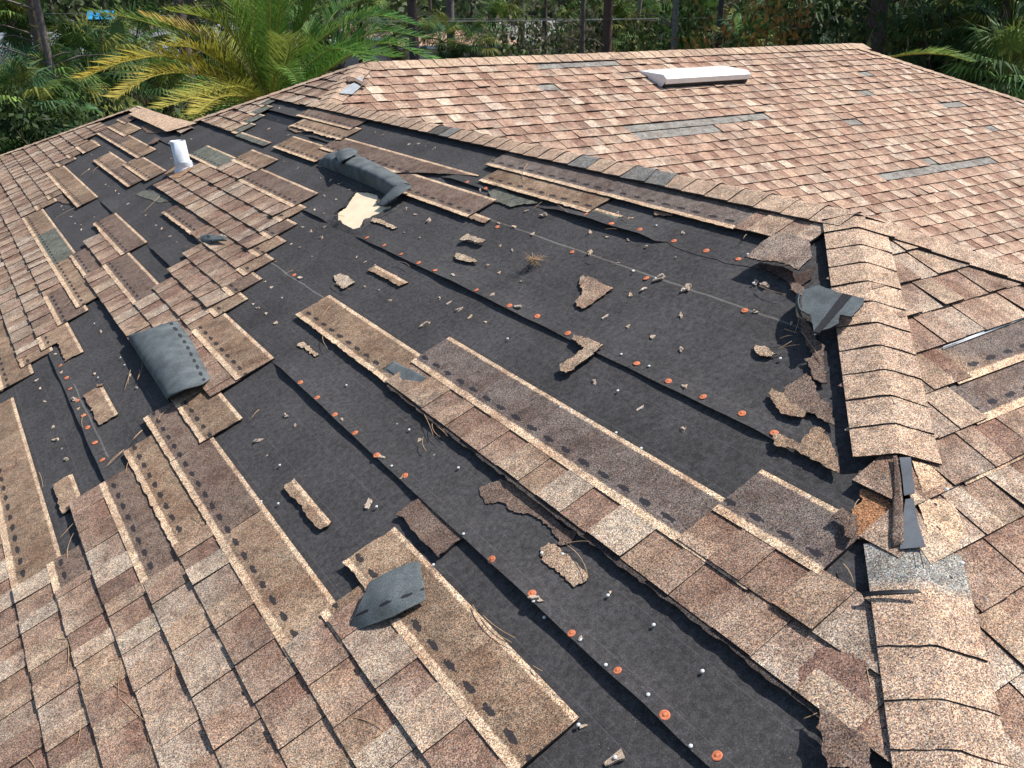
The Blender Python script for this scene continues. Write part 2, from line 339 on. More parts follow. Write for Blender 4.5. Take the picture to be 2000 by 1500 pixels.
# limits of each slope as a function of slope distance u
def limA(u):
    x = u / KK
    lo = x - W if x <= W else x + YB
    hi = (Y2 + X2 - x) if x <= X2 else (2 * YR - YB - x)
    return lo, hi
def limB(u):
    y = YB + u / KK
    return (y - YB if y >= YB + W else YB + 2 * W - y), XR + YR - y
def limC(u):
    y = -W + u / KK; return W + y, W - y
def limD(u):
    x = 2 * W - u / KK; return W - x, YB + 2 * W - x
def limE(u):
    y = 2 * YR - YB - u / KK; lo = y - (2 * YR - YB - 2 * X2) if y >= 2 * YR - YB - X2 else 2 * YR - YB - y
    return lo, XR + (y - YR)
def limF(u):
    x = XR + YR - YB - u / KK; return YR - (x - XR), YR + (x - XR)
def limG(u):
    x = 2 * X2 - u / KK; return x + (2 * YR - YB - 2 * X2), Y2 + x - X2
def limH(u):
    y = X2 + Y2 - u / KK; return X2 - (y - Y2), X2 + (y - Y2)
HB = .0177; T0 = .0038; T1 = .0037
def hgt(rel): return .004 + HB * (1 - rel / .337)
INF = 99
PALA = [(.335, .26, .21), (.36, .285, .225), (.40, .335, .27), (.42, .375, .32), (.29, .22, .18), (.35, .28, .215), (.44, .395, .335), (.31, .24, .195)]
PALB = [(.43, .315, .255), (.45, .335, .27), (.47, .38, .31), (.55, .485, .415), (.41, .295, .24), (.44, .34, .275), (.42, .32, .265), (.50, .42, .35)]
def scale(c, k): return (c[0] * k, c[1] * k, c[2] * k)
def lerp3(a, b, k): return tuple(x + (y - x) * k for x, y in zip(a, b))
def field(name, pl, lim, rows, pal, seed, phase=0.0, relmax=.156, grey=(), tabw=.118, fancy=True, mod=None):
    """all the exposed tabs of one slope. rows: {course: [(v0,v1),...]}"""
    rg = random.Random(seed); B = MB()
    for j, ivs in rows.items():
        u0 = (j + phase) * E
        lo0, hi0 = lim(u0 + .05)
        for a, b in ivs:
            a = max(a, lo0 - .2); b = min(b, hi0 + .2)
            if b - a < .03: continue
            v = a + 0.0; raised = rg.random() < .5; joint = rg.uniform(0, 1)
            first = True
            while v < b - .004:
                wd = tabw * rg.choice((.7, .85, .95, 1.0, 1.08, 1.3))
                if first and a > lo0: wd *= rg.uniform(.5, 1)
                first = False
                v2 = min(v + wd, b)
                if b - v2 < .04: v2 = b
                raised = not raised
                base = rg.choice(pal); k = rg.uniform(.88, 1.1); base = scale(base, k)
                dk = pal is PALA
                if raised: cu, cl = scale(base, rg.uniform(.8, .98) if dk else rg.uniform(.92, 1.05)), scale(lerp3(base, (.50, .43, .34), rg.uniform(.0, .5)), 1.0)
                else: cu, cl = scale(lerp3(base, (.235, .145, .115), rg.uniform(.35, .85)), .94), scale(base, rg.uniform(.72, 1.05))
                gr = False
                for (gj, g0, g1) in grey:
                    if gj == j and v2 > g0 and v < g1: gr = True
                if gr: cu = cl = (.27, .29, .29); raised = False
                t = T0 + (T1 if raised else 0.0) - (.004 if gr else 0); ub = u0 + (rg.uniform(-.002, .002) if fancy else 0) + (.02 if gr else 0)
                lift = rg.uniform(0, .0025) if rg.random() < .8 else rg.uniform(.003, .009)
                g = .0022 if fancy else .001
                w0, w1 = (v, v2) if raised else (v - .0, v2 + .002)
                us = [ub, ub + .05, ub + .143, u0 + relmax] if fancy else [ub, u0 + .19]
                top = []; bot = []; cc = []
                for q, uu in enumerate(us):
                    rel = max(0, uu - u0); h = hgt(rel) + (lift * max(0, 1 - rel / .12)); l, hgh = lim(uu)
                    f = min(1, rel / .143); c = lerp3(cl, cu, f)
                    for vv in (w0, w1):
                        jv = rg.uniform(-.0012, .0012) if fancy and q == 0 else 0
                        vc = min(max(vv + jv, l), hgh)
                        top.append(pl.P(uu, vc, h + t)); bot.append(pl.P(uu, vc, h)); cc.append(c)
                m_ = len(us); fs = []
                for q in range(m_ - 1):
                    fs.append((2 * q, 2 * q + 2, 2 * q + 3, 2 * q + 1))
                    fs.append((2 * q, 2 * m_ + 2 * q, 2 * m_ + 2 * q + 2, 2 * q + 2)); fs.append((2 * q + 1, 2 * q + 3, 2 * m_ + 2 * q + 3, 2 * m_ + 2 * q + 1))
                fs.append((0, 1, 2 * m_ + 1, 2 * m_))
                uvs = [(w0, 0)] * (4 * m_); b0 = len(B.mi)
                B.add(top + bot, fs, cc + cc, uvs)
                for q in range(len(fs)):
                    if (q % 3 == 1 and raised) or q == len(fs) - 1: B.mi[b0 + q] = 1
                v = v2
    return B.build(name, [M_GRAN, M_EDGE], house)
N1 = -INF
rowsA = {-8 + i: [(N1, INF)] for i in range(7)}
rowsA.update({-1: [(N1, 3.10), (3.3, INF)], 0: [(N1, 1.25), (3.27, INF)], 1: [(N1, 1.05), (4.5, INF)], 2: [(N1, 1.6), (3.57, INF)], 3: [(N1, .76), (3.75, INF)],
    4: [(N1, .84), (4.45, INF)], 5: [(N1, .03), (7.02, INF)], 6: [(-.82, 0.0), (1.85, 4.4), (7.2, INF)], 7: [(1.72, 3.36), (4.4, 5.2), (7.36, INF)],
    8: [(2.52, 3.45), (8.45, INF)], 9: [(2.66, 3.6), (8.61, INF)], 10: [(2.82, 3.72), (8.75, INF)], 11: [(N1, .95), (2.97, 4.0), (8.91, INF)],
    12: [(N1, -.62), (3.13, 5.7), (9.05, INF)], 13: [(3.30, 5.7), (9.1, INF)], 14: [(3.42, 5.6)], 15: [(4.56, 5.16)], 18: [(6.0, 7.0)], 19: [(6.15, INF)],
    20: [(6.3, INF)], 21: [(.02, .38), (6.4, INF)], 22: [(5.3, INF)]})
for j in range(23, 28): rowsA[j] = [(N1, INF)]
for j in (13, 14, 15, 16, 17, 18, 19, 20): rowsA.setdefault(j, []).append((N1, limA((j + .5) * E)[0] + .10 + .03 * nz(j * 1.7)))
tag(field('shingle_field', PA, limA, rowsA, PALA, 11), 'damaged left slope of tan and brown shingle tabs')
rB = {j: [(N1, INF)] for j in range(-9, 27)}
greyB = [(7, 8.0, 9.85), (15, 5.72, 6.6), (16, 5.68, 7.48), (25, 5.45, 6.35), (21, 9.83, 9.95), (15, 10.52, 10.8), (18, 9.36, 9.5), (14, 8.55, 8.68), (8, 8.83, 8.9), (11, 10.6, 10.7), (22, 5.2, 5.3)]
tag(field('shingle_field', PB, limB, rB, PALB, 12, phase=.45, grey=greyB), 'far sunny slope of pinkish tan shingles')
rC = {j: [(N1, INF)] for j in range(-8, 22)}
rC[16] = [(N1, 2.50)]; rC[17] = [(N1, 2.62)]
tag(field('shingle_field', PC, limC, rC, PALA, 13), 'near right hip end of brown shingles')
for pl, lim, sd in ((PD, limD, 14), (PE, limE, 15), (PF, limF, 16), (PG, limG, 17), (PH, limH, 18)):
    top = {PD: 22, PE: 27, PF: 27, PG: 17, PH: 17}[pl]
    field('shingle_field', pl, lim, {j: [(N1, INF)] for j in range(-8, top)}, PALB, sd, fancy=False)
# ---- felt
LAPS = [(-1.15, None), (-.40, []), (.449, [(1.55, 3.5, .026)]), (1.32, [(5.4, 6.2, .014), (3.62, 4.28, .022), (-1.35, 1.68, .026)]), (2.163, [(6.35, 7.35, .016), (2.85, 3.35, .022), (-.62, 2.5, .026)]),
        (2.815, [(4.0, 4.72, .016), (2.0, 2.55, .022), (.62, 1.5, .028)]), (3.0, [(5.35, 6.15, .014)])]
def lapL(i, lifts, v):
    s = 0
    for a, b, hgt_ in (lifts or []):
        f = min(1, max(0, (v - a) / .12)) * min(1, max(0, (b - v) / .12)); s = max(s, .82 * hgt_ * f * (.8 + .2 * math.sin(v * 3.1 + i) + .3 * nz(v * 4, i)))
    return s
def felts():
    for i, (u0, lifts) in enumerate(LAPS):
        if i == len(LAPS) - 1: u1 = 3.95
        elif i == len(LAPS) - 2: u1 = 3.245
        else: u1 = LAPS[i + 1][0] + .06
        lo = min(limA(u0)[0], limA(u1)[0]); hi = max(limA(u0)[1], limA(u1)[1])
        if i == len(LAPS) - 2: hi = 5.25
        if i == len(LAPS) - 1: lo = 5.25
        nv = int((hi - lo) / .05) + 1; du = [0, .012, .03, .06, .10, .16, .3, .5]; du = [d for d in du if u0 + d < u1 - .02] + [u1 - u0]
        base = .0022 * (i % 2) + .001
        L = lambda v: lapL(i, lifts, v)
        grid = []; uvg = []
        for a in range(nv):
            v = lo + (hi - lo) * a / (nv - 1); row = []; ru = []; l = L(v); jag = .004 * nz(v * 6, i * 3.3)
            if i == 5:   # torn stretch of the upper lap
                if -.05 < v < .62: jag += .05 * abs(nz(v * 4.1, 5)) + .012 * nz(v * 19)
            for d in du:
                uu = min(u0 + d + (jag if d < .05 else 0), u1); lo_, hi_ = limA(uu)
                fall = max(0, 1 - d / .16) ** 1.6
                h = base + l * fall + (.0009 * nz(v * 3, uu * 3, i) if d > .02 else 0)
                vv = min(max(v, lo_), hi_); row.append(PA.P(uu, vv, h)); ru.append((vv, uu))
            grid.append(row); uvg.append(ru)
        B = MB(); B.slab([list(x) for x in zip(*grid)], .0014, uvg=[list(x) for x in zip(*uvg)], nvec=PA.n)
        B.build('felt_sheet', M_FELT, house)
felts()
# ---- uncovered upper halves of shingles (headlap)
CT, CDK, CG, CBK = (.305, .238, .178), (.175, .14, .12), (.14, .165, .15), (.155, .14, .135)
def strip(j, v0, v1, col, rag=0, top=.337, name='shingle_strip', pl=PA, ragn=0, ragf=0, wedge=None, label=None, lift=0.0, sd=None, bot=.136, col2=None, mat=None):
    sd = sd if sd is not None else j * 13.1 + v0 * 7.7
    n = max(4, int((v1 - v0) / .018)); u0 = j * E; G = []; UV = []; CG_ = []
    rels = [0, .08, .2, .4, .6, .8, .93, 1.0]
    for a in range(n + 1):
        f = a / n; v = v0 + (v1 - v0) * f; r0 = bot; r1 = top - .0008 * abs(nz(v * 30, sd))
        if rag: r0 = bot + .002 + rag * .7 * (.5 * abs(nz(v * 9, sd)) + .35 * nz(v * 33, sd) + .3 * nz(v * 90, sd))
        if wedge: r0 = max(r0, bot + (top - bot - .012) * min(1, max(0, (wedge[0] - v) / (wedge[0] - wedge[1]))) ** wedge[2] + .008 * nz(v * 25, sd))
        row = []; ru = []; rc = []
        for q in rels:
            rel = r0 + (r1 - r0) * q
            vv = v
            if a == 0 or a == n:
                rr = ragn if a == 0 else ragf; vv += rr * (.8 * nz(rel * 22, sd) + .4 * nz(rel * 70, sd))
            h = hgt(rel) + T0 + T1 + .0012 + .0012 * nz(v * 5, rel * 9, sd) + lift * (1 - q) * (.5 + .5 * nz(v * 4, sd))
            c = col
            if col2 is not None: c = lerp3(col, col2, min(1, max(0, .5 + 2.2 * nz(v * 2.2, rel * 3, sd))))
            row.append(pl.P(u0 + rel, vv, h)); ru.append((vv, rel)); rc.append(c)
        G.append(row); UV.append(ru); CG_.append(rc)
    B = MB(); B.sidemi = 1; B.slab([list(x) for x in zip(*G)], .0062, uvg=[list(x) for x in zip(*UV)], colg=[list(x) for x in zip(*CG_)], nvec=pl.n)
    o = B.build(name, [mat or M_STRIP, M_EDGE], house)
    if label: o['label'] = label
    return o
STR = [(-1, 1.2, 1.82, CT, 0), (-1, 1.822, 3.10, CT, 0), (0, .95, 1.27, CDK, 0), (0, 3.27, 4.6, CT, 0), (1, .9, 1.5, CDK, .02), (1, 3.43, 4.55, CT, .02), (2, .7, 1.6, CDK, 0), (2, 3.5, 3.75, CT, 0),
    (3, .72, 1.74, CT, .022), (3, 3.75, 4.5, CDK, 0), (4, -.05, .72, CT, 0), (4, .722, 1.41, CDK, .016), (4, 1.412, 1.92, CDK, .016), (4, 3.87, 4.45, CT, .008), (4, 4.452, 5.05, CT, 0), (4, 5.052, 6.1, CG, 0), (4, 6.102, 7.0, CT, 0),
    (5, -.12, .05, CT, 0), (5, 1.40, 2.0, CT, .02), (5, 4.35, 5.05, CDK, .03), (5, 6.98, 7.25, CT, 0), (6, -.82, .0, CT, 0), (6, .002, .18, CT, .03), (6, 3.34, 4.41, CDK, 0), (6, 7.15, 7.45, CT, 0),
    (7, 1.72, 2.53, CT, 0), (7, 4.39, 5.2, CDK, 0), (7, 5.202, 5.55, CDK, .03), (7, 6.32, 7.36, CT, .006), (7, 7.362, 8.42, CT, 0), (8, 2.51, 2.68, CT, 0), (8, 8.35, 8.62, CDK, 0),
    (9, 2.65, 2.84, CDK, 0), (9, 8.5, 8.78, CT, 0), (10, 2.81, 2.99, CT, 0), (10, .93, 1.98, CT, .02), (10, 3.97, 4.84, CDK, .03), (10, 6.07, 6.95, CDK, .018), (10, 6.952, 7.81, CT, .006), (10, 8.38, 8.92, CT, 0),
    (11, 2.96, 3.15, CT, 0), (11, -.88, .97, CBK, 0), (11, 5.95, 6.97, CT, .006), (12, 3.12, 3.32, CDK, 0), (12, -.98, -.62, CBK, 0), (12, 6.89, 7.9, CT, .02), (12, 7.902, 9.08, CDK, .006),
    (13, 3.29, 3.45, CT, 0), (13, 8.14, 9.12, CT, 0), (14, 3.41, 4.58, CDK, 0), (14, 5.15, 6.04, CG, .012), (14, 8.8, 9.25, CDK, .03), (15, 4.55, 5.17, CT, 0),
    (17, 5.85, 6.95, CG, .03), (17, 4.0, 4.9, CT, .012), (17, 1.85, 2.99, CDK, .012), (18, 5.98, 6.2, CG, 0), (18, 2.97, 4.24, CDK, .02), (19, 6.13, 6.35, CG, 0), (19, 4.15, 5.2, CT, .05), (19, 1.17, 2.17, CT, .02),
    (20, 4.26, 5.4, CDK, .012), (20, .38, 2.31, CBK, .014), (20, 6.28, 6.5, CG, 0)]
for j, a, b, c, r in STR:
    c2 = scale(c, .72) if c is CT else None
    strip(j, a, b, c, rag=r, ragn=.01 if r else .002, ragf=.012 if r else .002, col2=c2)
strip(18, 2.25, 2.97, CDK, rag=.02, wedge=(2.97, 2.27, .8), ragn=.004)
strip(10, -1.35, .92, (.07, .065, .065), rag=.022, bot=.124, mat=M_GRAN)       # torn course showing just below the long strip
strip(15, 2.45, 4.2, CDK, pl=PC, col2=scale(CBK, 1.1)); strip(16, 2.55, 4.2, CT, pl=PC, col2=CBK); strip(14, 2.2, 4.3, CDK, pl=PC)
# remnants: only the top edge of a torn-off shingle is left
for j, a, b, wd, c in [(2, 2.14, 2.57, .105, CT), (0, 1.57, 1.86, .095, CT), (5, .41, .77, .05, CT), (7, -.07, .22, .115, CDK), (2, 3.15, 3.6, .11, CT), (16, 5.08, 5.86, .075, CG),
                       (18, .98, 1.3, .06, CG), (16, 1.70, 1.95, .05, CT), (12, 1.62, 1.98, .05, CT), (15, 8.62, 9.0, .05, CT), (9, 7.3, 7.36, .02, CT), (10, .93, .96, .02, CT)]:
    strip(j, a, b, c, rag=.03, bot=.337 - wd, ragn=.02, ragf=.02, wedge=None, name='shingle_remnant')
# ---- flat torn pieces given as outlines in the photograph, laid on the slope at their real size
def bary_poly(outline, pl, h, t, col, name, mat, jag=.0048, parent=house, curl=None, seed=0, extra=None):
    """outline = px points; becomes a closed slab of real thickness lying h above plane pl"""
    pts = [pl.inv(x, y, h) for x, y in outline]; out = []
    n = len(pts); rg = random.Random(seed)
    for i in range(n):
        a, b = pts[i], pts[(i + 1) % n]; d = math.hypot(b[0] - a[0], b[1] - a[1]); k = max(1, int(d / .009))
        for q in range(k):
            f = q / k; out.append((a[0] + (b[0] - a[0]) * f + (rg.uniform(-jag, jag) if q else 0), a[1] + (b[1] - a[1]) * f + (rg.uniform(-jag, jag) if q else 0)))
    n = len(out); H_ = (lambda u, v: h + (curl(u, v) if curl else 0))
    tp = [pl.P(u, v, H_(u, v)) for u, v in out]; vs = tp + [p - pl.n * t for p in tp]
    tri = tessellate_polygon([[Vector((u, v, 0)) for u, v in out]]); fs = []
    ar = sum(out[i][0] * out[(i + 1) % n][1] - out[(i + 1) % n][0] * out[i][1] for i in range(n))
    for q in tri:
        q = tuple(q); fs.append(q); fs.append(tuple(n + x for x in q[::-1]))
    fs += [(i, n + i, n + (i + 1) % n, (i + 1) % n) for i in range(n)]
    B = MB(); uv = [(p[1], extra if extra is not None else .5) for p in out] * 2
    b0 = len(B.mi); B.add(vs, fs, col, uv)
    for q in range(len(fs) - n, len(fs)): B.mi[b0 + q] = 1
    return B.build(name, [mat, M_EDGE], parent)
def C5(c, pts, k=.2): return [(c[0] + x * k, c[1] + y * k) for x, y in pts]
def scrap(name, outline, label, col=CT, h=.012, seed=1, curl=None, mat=None):
    o = bary_poly(outline, PA, h, .005, col, name, mat or M_GRAN, parent=None, seed=seed, curl=curl)
    return tag(o, label, 'shingle scrap')
scrap('shingle_scrap', C5((650, 500), [(1390, 110), (1440, 118), (1500, 150), (1565, 180), (1520, 210), (1440, 270), (1400, 292), (1358, 280), (1352, 250), (1385, 220), (1390, 190), (1375, 150)], .35), 'triangular tan shingle scrap with a ragged left side alone on the felt', (.40, .32, .25), seed=2)
scrap('shingle_scrap', C5((650, 500), [(1345, 438), (1380, 445), (1440, 465), (1510, 497), (1470, 530), (1390, 590), (1330, 640), (1300, 652), (1268, 640), (1265, 605), (1300, 585), (1360, 545), (1400, 512), (1370, 485), (1335, 462)], .35), 'L-shaped shingle scrap lying across the long felt seam', (.36, .30, .24), h=.026, seed=3)
scrap('shingle_scrap', C5((650, 975), [(1160, 270), (1205, 238), (1250, 262), (1330, 330), (1420, 420), (1415, 455), (1390, 470), (1345, 490), (1310, 455), (1270, 410), (1215, 380), (1165, 335)], .35), 'long curled tan scrap with two nail heads beside the banded strip', (.42, .34, .26), seed=4)
scrap('shingle_scrap', C5((850, 220), [(235, 1240), (310, 1180), (370, 1205), (490, 1240), (465, 1265), (400, 1265), (350, 1245)]), 'bent tan scrap casting a dark shadow in the middle of the felt', (.50, .44, .36), .022, 5)
scrap('shingle_scrap', C5((850, 220), [(190, 1410), (210, 1362), (330, 1405), (415, 1445), (400, 1460), (290, 1450), (230, 1435)]), 'pale tan scrap with a needle stuck behind it in the middle of the felt', (.50, .44, .34), .016, 6)
scrap('shingle_scrap', C5((300, 400), [(1760, 690), (1830, 665), (1900, 700), (1970, 755), (1900, 790), (1850, 820), (1790, 770)]), 'pale scrap wrapped in dry needles below the bare plywood patch', (.48, .43, .36), .014, 7)
scrap('shingle_scrap', C5((1300, 500), [(495, 490), (560, 505), (620, 545), (570, 560), (520, 550), (497, 525)], .35), 'half-moon tan scrap near the right end of the felt', (.44, .37, .28), .014, 8)
scrap('shingle_scrap', C5((0, 720), [(940, 150), (1010, 145), (1000, 165), (950, 175)]), 'thin tan chip at the head of the torn strip left of the flipped shingle', CT, .02, 9)
scrap('shingle_scrap', C5((550, 170), [(890, 1275), (960, 1290), (1060, 1335), (1125, 1370), (1090, 1385), (1020, 1355), (930, 1320), (870, 1310)]), 'narrow tan scrap under the lower corner of the bare plywood', (.44, .37, .28), .01, 10)
scrap('shingle_scrap', C5((300, 400), [(1425, 1345), (1470, 1340), (1540, 1400), (1610, 1465), (1580, 1480), (1520, 1445), (1480, 1400), (1430, 1385), (1400, 1375)]), 'narrow tan scrap with a torn tail left of the two long strips', (.48, .40, .31), .01, 11)
# torn pieces still attached
def torn(outline, col, h=.009, seed=1, curl=None, mat=None, label=None, t=.004):
    o = bary_poly(outline, PA, h, t, col, 'torn_shingle', mat or M_GRAN, seed=seed, curl=curl)
    if label: o['label'] = label
torn(C5((650, 500), [(820, 1290), (900, 1260), (940, 1240), (1040, 1290), (1110, 1345), (1200, 1430), (1300, 1520), (1380, 1540), (1320, 1605), (1270, 1615), (1250, 1570), (1200, 1500), (1100, 1440), (1010, 1430), (960, 1380), (925, 1370), (850, 1382), (835, 1345)], .35), CDK, .008, 21)
torn(C5((850, 220), [(520, 770), (620, 715), (700, 770), (850, 830), (1010, 880), (930, 890), (860, 890), (740, 920), (640, 880), (550, 860)]), CG, .01, 22)
torn(C5((850, 220), [(450, 650), (490, 630), (560, 650), (640, 680), (700, 720), (640, 715), (540, 690), (470, 665)]), CT, .013, 23)
torn(C5((1200, 300), [(385, 560), (470, 565), (590, 590), (560, 605), (480, 605), (390, 595)]), CT, .012, 24)
torn(C5((300, 160), [(1310, 430), (1370, 410), (1440, 380), (1560, 380), (1780, 430), (1900, 470), (1870, 490), (1700, 470), (1560, 475), (1500, 490), (1380, 490), (1320, 460)]), CT, .011, 25)
torn(C5((0, 200), [(1320, 900), (1400, 860), (1500, 860), (1600, 900), (1690, 960), (1560, 980), (1500, 960), (1420, 935)]), CG, .007, 26)
torn(C5((0, 200), [(500, 915), (600, 870), (640, 930), (700, 990), (620, 985), (560, 960)]), CDK, .008, 27)
torn(C5((0, 200), [(800, 440), (880, 370), (930, 365), (985, 420), (900, 450)]), CT, .01, 28)
torn(C5((0, 200), [(1370, 230), (1440, 200), (1560, 240), (1640, 290), (1540, 300), (1430, 295)]), CDK, .008, 29)
torn(C5((0, 200), [(1440, 410), (1520, 335), (1570, 355), (1500, 400)]), CDK, .03, 30)
torn(C5((1450, 700), [(510, 215), (630, 140), (700, 230), (760, 400), (850, 430), (900, 660), (790, 600), (640, 520), (600, 560), (430, 560), (300, 420), (320, 370), (380, 350), (440, 260)]), CDK, .016, 31)
torn(C5((1450, 700), [(250, 340), (290, 290), (380, 330), (460, 420), (620, 520), (600, 570), (460, 555), (380, 540), (300, 420)]), CT, .022, 32)
torn(C5((1450, 700), [(290, 740), (350, 730), (450, 780), (560, 830), (600, 760), (700, 670), (780, 680), (850, 780), (900, 880), (950, 1060), (940, 1120), (780, 1040), (620, 950), (500, 880), (320, 850)]), CT, .024, 33)
torn(C5((1450, 420), [(450, 640), (500, 660), (600, 700), (600, 800), (560, 780), (480, 730)]), CDK, .02, 34)
torn(C5((1450, 420), [(550, 1010), (620, 1010), (680, 1120), (700, 1180), (790, 1260), (800, 1480), (700, 1400), (620, 1250), (580, 1130)]), CDK, .018, 35)
torn(C5((1450, 700), [(600, 0), (740, 0), (800, 60), (830, 230), (800, 240), (690, 190), (660, 90)]), CDK, .018, 36)
torn(C5((1300, 975), [(860, 1140), (900, 1180), (1130, 1350), (1150, 1500), (905, 1500), (870, 1370), (855, 1250)], .35), scale(CDK, 1.1), .045, 37)
torn(C5((1300, 975), [(750, 940), (880, 820), (1000, 850), (1110, 900), (1140, 1150), (1130, 1345), (900, 1180), (740, 1060)], .35), scale((.26, .18, .15), .9), .026, 38)
torn(C5((1300, 975), [(925, 90), (985, 45), (1060, 85), (1075, 150), (1040, 220), (1010, 210), (990, 130)], .35), CDK, .04, 39)
# tan and dark pieces exposed where hip caps are missing
def tornp(pl, outline, col, h, seed, mat=None):
    bary_poly(outline, pl, h, .005, col, 'torn_shingle', mat or M_GRAN, seed=seed, jag=.002)
torn(C5((1450, 700), [(1130, 1110), (1330, 1030), (1520, 960), (1515, 1260), (1500, 1420), (1200, 1240)]), CDK, .02, 40)
torn(C5((1450, 700), [(1160, 1270), (1240, 1280), (1500, 1430), (1510, 1790), (1330, 1800), (1090, 1760), (1110, 1600), (1060, 1480), (1160, 1400)]), (.36, .20, .11), .015, 41)
tornp(PC, C5((1450, 700), [(1660, 1000), (1990, 1060), (2050, 1250), (1790, 1390)]), (.56, .43, .31), .026, 42, M_CAP)
tornp(PC, C5((1300, 975), [(1400, 0), (1600, 0), (1640, 90), (1690, 210), (1550, 285), (1470, 200)], .35), (.56, .45, .33), .026, 43, M_CAP)
# curved sheets: control points are photo pixels plus a height above the slope
def sheet(name, ctrl, mat, pl=PA, nu=26, nv=26, t=.0038, parent=house, uvs=(1.0, .3, 0.0), col=(.3, .2, .13), jag=0.0, seed=0):
    """ctrl: rows of (px,py,height); Catmull-Rom interpolated to a smooth closed slab. uvs = metres across, metres along, offset"""
    Rw = [[pl.at(x, y, h) for x, y, h in row] for row in ctrl]
    def cr(p, f):
        n = len(p) - 1; x = f * n; i = min(int(x), n - 1); x -= i
        p0, p1, p2, p3 = p[max(i - 1, 0)], p[i], p[i + 1], p[min(i + 2, n)]
        return .5 * ((2 * p1) + (p2 - p0) * x + (2 * p0 - 5 * p1 + 4 * p2 - p3) * x * x + (3 * p1 - p0 - 3 * p2 + p3) * x ** 3)
    G = []; U = []
    for a in range(nu + 1):
        colpts = [cr(r, a / nu) for r in Rw]; g = []; u = []
        for b in range(nv + 1):
            q = cr(colpts, b / nv)
            if jag and (a in (0, nu) or b in (0, nv)): q = q + Vector((nz(a * 1.3 + seed, b * 1.7), nz(a * 1.9, b * 1.1 + seed), 0)) * jag
            q = q + pl.n * (.004 * nz(q.x * 14, q.y * 14, q.z * 14) + .0018 * nz(q.x * 45, q.y * 45, 3)); g.append(q); u.append((uvs[0] * b / nv, uvs[1] * a / nu - uvs[2]))
        G.append(g); U.append(u)
    du = G[1][0] - G[0][0]; 
    B = MB(); B.slab(G, t, col=col, uvg=U)
    o = B.build(name, mat, parent, smooth=True)
    return o
M_BLK = M_TAR
o = sheet('flipped_shingle', [[(257, 664, .005), (252, 655, .06), (285, 645, .085), (325, 632, .06), (346, 628, .022)], [(280, 702, .005), (276, 694, .062), (312, 684, .088), (352, 670, .062), (372, 664, .022)],
    [(306, 744, .005), (303, 736, .062), (338, 727, .088), (374, 712, .06), (393, 704, .022)], [(334, 786, .005), (330, 778, .06), (360, 762, .085), (394, 752, .06), (412, 741, .022)]], M_BACK, uvs=(1.0, .32, .262), jag=.003)
tag(o, 'large blue-grey underside of a shingle bent up over its neighbours with a row of black dots')
o = sheet('flipped_shingle', [[(620, 322, .006), (632, 306, .05), (650, 298, .055), (672, 293, .03)], [(655, 335, .004), (662, 318, .075), (688, 310, .07), (700, 304, .03)],
    [(692, 350, .004), (700, 330, .08), (722, 326, .075), (738, 322, .03)], [(728, 366, .004), (736, 346, .08), (757, 342, .07), (772, 340, .03)], [(764, 386, .004), (772, 366, .06), (790, 358, .05), (802, 362, .02)]], M_BACK, uvs=(1.2, .3, 2), jag=.008)
tag(o, 'long blue-grey curled shingle rolled over above the bare plywood')
sheet('flipped_shingle', [[(738, 400, .03), (752, 384, .05), (768, 368, .06), (786, 358, .06)], [(752, 402, .03), (768, 392, .05), (786, 378, .06), (806, 364, .05)]], M_BACK, uvs=(.2, .3, 2), nv=4, jag=.003)
sheet('flipped_shingle', [[(655, 302, .09), (668, 292, .1), (690, 290, .08), (698, 296, .06)], [(664, 322, .09), (674, 312, .11), (688, 306, .09), (696, 302, .06)]], M_BACK, uvs=(.2, .3, 2), nv=5, jag=.006)
o = sheet('flipped_shingle', [[(677, 1241, .01), (699, 1189, .048), (722, 1137, .06)], [(728, 1221, .03), (746, 1167, .068), (766, 1114, .062)], [(778, 1200, .04), (794, 1150, .06), (812, 1098, .05)], [(832, 1172, .03), (827, 1140, .045), (820, 1108, .04)]], M_BACK, uvs=(.35, .34, .12), jag=.002)
tag(o, 'blue-grey folded back corner of a shingle with black adhesive smears in the lower middle')
sheet('flipped_shingle', [[(700, 1232, .01), (740, 1215, .02), (775, 1204, .03)], [(690, 1240, .006), (735, 1222, .01), (772, 1210, .012)]], M_BACK, uvs=(.35, .05, 2), nv=3, nu=8)
o = sheet('flipped_shingle', [[(380, 465, .01), (405, 458, .04), (440, 462, .05)], [(390, 475, .01), (410, 468, .045), (443, 469, .045)], [(406, 482, .01), (415, 474, .04), (430, 470, .035)]], M_BACK, uvs=(.2, .2, .1), nu=8, nv=8, jag=.004)
tag(o, 'small blue-grey folded shingle corner among the middle tabs')
o = sheet('flipped_shingle', [[(735, 735, .012), (752, 720, .016), (770, 707, .018)], [(760, 750, .014), (780, 738, .018), (802, 722, .02)], [(786, 768, .014), (810, 755, .018), (834, 738, .02)]], M_BACK, uvs=(.2, .25, .12), nu=8, nv=8, jag=.001)
tag(o, 'flat blue-grey shingle end between the two long strips')
